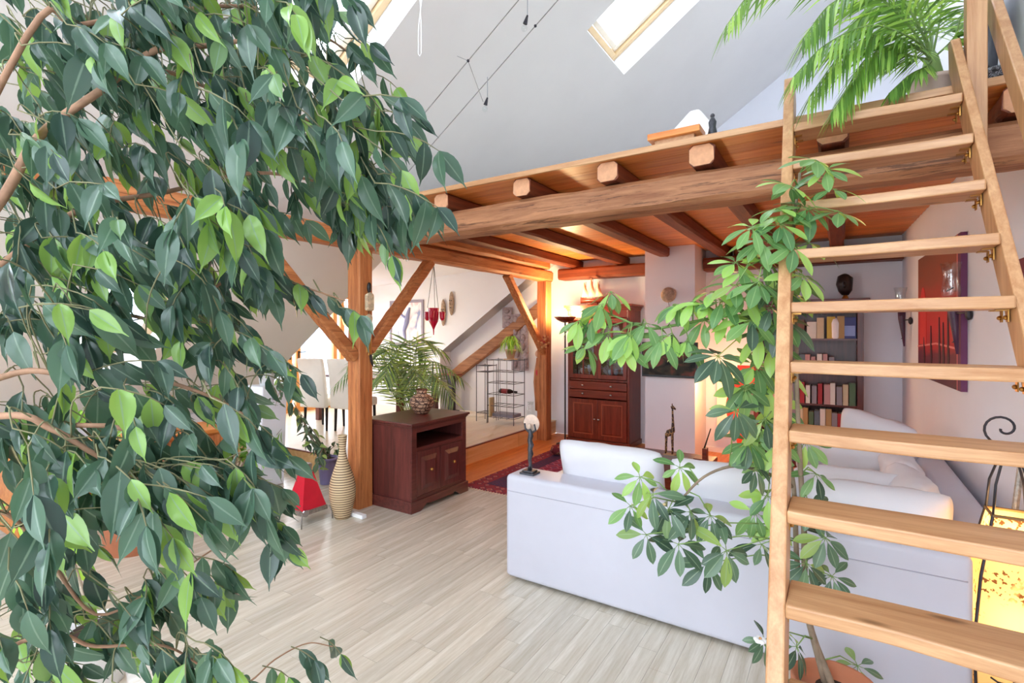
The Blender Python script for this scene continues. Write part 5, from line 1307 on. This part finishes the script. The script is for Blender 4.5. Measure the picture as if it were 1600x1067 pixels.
# ---------------------------------------------------------------- palms
def frond(root, base, pts, mat, leafL, n=26, lw=.012, hang=.6, spread=.8, rr=.005, rachis='greenstem'):
    o = Vector(root.location); pl_ = spline(pts, 8); N = len(pl_)
    st = MB().tube([p-o for p in pl_], [lerp(rr, rr*.3, i/(N-1)) for i in range(N)], 6).build('rachis', M[rachis], root, smooth=True)
    m_ = MB(); m_.uv = []
    for i in range(n):
        t_ = .18 + .82*i/(n-1); f_ = t_*(N-1); a = min(int(f_), N-2); p = pl_[a].lerp(pl_[a+1], f_-a); tg = (pl_[a+1]-pl_[a]).normalized()
        sd = tg.cross(UP); sd = sd.normalized() if sd.length > .1 else RIGHT.copy()
        L = leafL*(.45+.75*math.sin(math.pi*min(1,t_*.9)))*rnd.uniform(.85,1.1)
        for s in (-1, 1):
            d = (tg*.75 + sd*s*spread - UP*hang*rnd.uniform(.3,1.0)).normalized()
            q = p; nrm = d.cross(tg*s).normalized() if d.cross(tg).length > .05 else UP; wdv = d.cross(nrm).normalized(); n0 = len(m_.v)
            for k_ in range(5):
                v_ = k_/4; w_ = lw*(.5+.9*v_ if v_ < .5 else 1.9*(1-v_)+.02)
                pp = p + d*L*v_ - UP*hang*.32*L*v_*v_ - o
                m_.v += [tuple(pp-wdv*w_), tuple(pp+nrm*w_*.25), tuple(pp+wdv*w_)]; m_.uv += [(0,v_),(.5,v_),(1,v_)]
            for k_ in range(4):
                for c in range(2): m_.f.append((n0+k_*3+c, n0+k_*3+c+1, n0+k_*3+c+4, n0+k_*3+c+3))
    m_.build('leaflets', M[mat], st, smooth=True)
rnd = random.Random(9)
pp_ = Vector((.40, 3.42, DZ))
lp = thing('loft_palm', pp_, 'feathery potted palm arching over the loft edge', 'palm')
MB().lathe([(.07,0),(.10,.13),(.108,.13),(.108,.15),(.095,.15),(.09,.13)], 24).build('pot', plain('pale_pink_pot', '#e2c8be', .5), lp, smooth=True)
MB().lathe([(.093,.12),(.093,.13),(0,.14)], 16).build('soil', M['soil'], lp)
cb = pp_ + V(0,0,.14)
MB().lathe([(.04,.12),(.05,.18),(.03,.27),(.015,.3)], 12).build('crown_base', M['greenstem'], lp, smooth=True)
c0 = cb + V(0,0,.12)
for pts, L in (([(1430,30,2.5),(1380,-30,2.45),(1270,-50,2.4),(1180,-15,2.35),(1135,40,2.32)], .15), ([(1420,40,2.55),(1360,-10,2.5),(1300,5,2.45),(1255,60,2.42)], .19), ([(1440,50,2.6),(1390,10,2.6),(1340,30,2.6),(1310,70,2.6)], .17),
               ([(1430,72,2.5),(1380,52,2.45),(1320,80,2.4),(1265,150,2.38)], .18), ([(1440,80,2.55),(1400,70,2.5),(1350,95,2.45),(1310,165,2.42)], .16), ([(1445,105,2.5),(1420,118,2.48),(1390,145,2.46)], .09), ([(1425,60,2.45),(1360,40,2.4),(1290,70,2.35),(1240,120,2.33)], .15), ([(1435,90,2.5),(1390,85,2.45),(1340,120,2.42),(1300,175,2.4)], .13),
               ([(1450,10,2.7),(1440,-60,2.75),(1420,-120,2.8)], .2), ([(1470,20,2.7),(1475,-50,2.7),(1480,-110,2.7)], .1), ([(1490,60,2.55),(1500,30,2.55),(1510,10,2.55)], .08), ([(1435,10,2.6),(1400,-50,2.6),(1360,-90,2.6)], .2),
               ([(1455,30,3.0),(1430,0,3.2),(1400,20,3.4)], .18)):
    frond(lp, c0, [c0] + [at(*p) for p in pts], 'palm', L*1.3, 34, .0075, .7, .55, .006)
ab = Vector((-4.85, 5.05, PF))
ap = thing('areca_palm', ab, 'bushy feathery palm on the platform behind the low cabinet', 'palm')
MB().lathe([(.12,0),(.16,.24),(.17,.24),(.17,.27),(.15,.27),(.14,.24)], 24).build('pot', M['terracotta'], ap, smooth=True)
MB().lathe([(.145,.23),(.145,.24),(0,.25)], 16).build('soil', M['soil'], ap)
for i, (x, y, d, mx, my) in enumerate(((525,600,6.4,570,560),(545,570,6.6,600,548),(720,590,6.1,675,565),(708,625,6.0,680,590),(692,548,6.4,655,532),(600,545,6.9,615,535),(640,535,6.8,640,535),(560,620,6.2,590,590),(665,560,6.6,650,545),(600,590,6.0,612,565),(690,600,5.8,660,575),(650,590,5.8,645,570),(615,575,6.9,620,550),(580,560,7.0,600,545))):
    b0 = ab + V(rnd.uniform(-.05,.05), rnd.uniform(-.05,.05), .24)
    frond(ap, b0, [b0, b0.lerp(at(mx,my,(d+6.4)/2),.5)+V(0,0,.1), at(mx,my,(d+6.4)/2), at(x,y,d)], 'palmdry', .30, 24, .011, .55, .75, .008)

# ---------------------------------------------------------------- smaller leafy plants
def bushy(name, base, label, potf, tips, mat, spec, n_leaf, sc, seed, stemr=.006, droop=.6):
    rr = random.Random(seed); t = thing(name, base, label, 'plant'); o = Vector(base); potf(t)
    lv = Leaves(t, 'leaf', leaf_meshes('leaf', M[mat], spec))
    for (tip, mid) in tips:
        pl_ = spline([o+V(0,0,.2), mid, tip], 6); N = len(pl_)
        MB().tube([p-o for p in pl_], [lerp(stemr, .002, i/(N-1)) for i in range(N)], 6).build('stem', M['brownstem'], t, smooth=True)
        for i in range(n_leaf):
            f_ = rr.uniform(.35, 1)*(N-1); a = min(int(f_), N-2); p = pl_[a].lerp(pl_[a+1], f_-a) + Vector((rr.uniform(-.05,.05), rr.uniform(-.05,.05), rr.uniform(-.04,.04)))
            d = Vector((rr.uniform(-1,1), rr.uniform(-1,1), rr.uniform(-1.2,.2)-droop*.3))
            lv.add(p, d, Vector((rr.uniform(-1,1), rr.uniform(-1,.3), 1)), sc*rr.uniform(.6,1.1), rr.randrange(len(spec)))
    lv.flush(300); return t
def violet_pot(t): 
    MB().lathe([(.08,0),(.105,.26),(.115,.26),(.115,.285),(.1,.285),(.095,.26)], 22).build('pot', plain('violet_glaze', '#8f86b8', .3), t, smooth=True)
    MB().lathe([(.098,.25),(.098,.26),(0,.27)], 14).build('soil', M['soil'], t)
b0 = Vector((-4.72, 3.62, 0))
bushy('fig_sapling', b0, 'leaning fig sapling in a violet pot behind the ribbed vase', violet_pot, [(at(455,625,5.8), at(500,690,5.8)), (at(480,690,5.5), at(500,700,5.6)), (at(440,590,5.9), at(480,670,5.8)), (at(470,660,5.6), at(495,700,5.7)), (at(492,735,5.3), at(505,700,5.5)), (at(525,695,5.7), at(515,705,5.7))],
      'scheffdark', [(.15,.06,.2,.3,'oval',0),(.12,.05,.3,.2,'oval',0)], 17, 1.0, 4, .010)
def plainpot(t):
    MB().lathe([(.09,0),(.12,.2),(.13,.2),(.13,.225),(.11,.225),(.105,.2)], 22).build('pot', M['terracotta'], t, smooth=True)
    MB().lathe([(.11,.19),(.11,.2),(0,.21)], 14).build('soil', M['soil'], t)
b1 = Vector((-5.05, 2.78, 0))
bushy('leafy_shrub', b1, 'fresh green leafy shrub on the floor below the balcony doors', plainpot, [(at(385,640,5.3), at(380,700,5.6)), (at(420,640,5.4), at(400,690,5.6)), (at(360,660,5.3), at(370,690,5.5)), (at(440,670,5.4), at(415,700,5.6)), (at(400,625,5.5), at(395,690,5.6)), (at(430,690,5.2), at(410,700,5.5))],
      'fresh', [(.26,.085,.2,.25,'oval',0),(.2,.075,.3,.2,'oval',0)], 13, 1.0, 7, .008)
def tinypot(t):
    MB().lathe([(.07,0),(.085,.13),(.09,.13),(.08,.13)], 18).build('pot', M['reveal'], t, smooth=True)
b2 = Vector((-5.22, 3.22, 1.08))
bushy('small_fig', b2, 'small leafy houseplant on the white stand by the balcony doors', tinypot, [(at(402,555,5.5), at(415,575,5.5)), (at(440,575,5.45), at(425,575,5.5)), (at(420,545,5.5), at(420,570,5.5)), (at(396,580,5.4), at(410,575,5.5)), (at(440,600,5.3), at(430,575,5.45)), (at(430,635,5.3), at(440,590,5.35))],
      'scheffdark', [(.11,.055,.2,.2,'oval',0),(.09,.05,.3,.2,'oval',0)], 14, 1.0, 8, .006)
b3 = Vector((-4.55, 1.75, 0))
def bigpot(t):
    MB().lathe([(.20,0),(.27,.62),(.29,.62),(.29,.70),(.25,.70),(.24,.62)], 28).build('pot', M['terracotta'], t, smooth=True)
    MB().lathe([(.25,.61),(.25,.62),(0,.64)], 14).build('soil', M['soil'], t)
bushy('green_bush', b3, 'bright green bush in a large terracotta pot behind the weeping fig', bigpot, [(at(130,640,4.3), at(150,660,4.4)), (at(200,640,4.3), at(180,660,4.4)), (at(165,610,4.4), at(165,650,4.4)), (at(230,680,4.1), at(200,660,4.3))],
      'fresh', [(.15,.06,.2,.25,'oval',0),(.12,.055,.3,.2,'oval',0)], 14, 1.0, 10, .008)
b4 = Vector((-2.95, .98, 0))
def whitepot(t):
    MB().lathe([(.10,0),(.14,.24),(.15,.24),(.15,.27),(.13,.27),(.125,.24)], 22).build('pot', M['reveal'], t, smooth=True)
    MB().lathe([(.13,.23),(.13,.24),(0,.25)], 14).build('soil', M['soil'], t)
bushy('bright_shrub', b4, 'bright yellow-green shrub in a white pot at the lower left', whitepot, [(at(60,770,2.75), at(80,850,2.8)), (at(20,780,2.75), at(60,850,2.8)), (at(110,790,2.8), at(95,850,2.8)), (at(40,840,2.7), at(70,870,2.8)), (at(90,850,2.7), at(90,880,2.8)), (at(150,790,2.85), at(110,840,2.85))],
      'fresh', [(.14,.055,.2,.25,'oval',0),(.12,.055,.3,.2,'oval',0)], 16, 1.0, 11, .006)
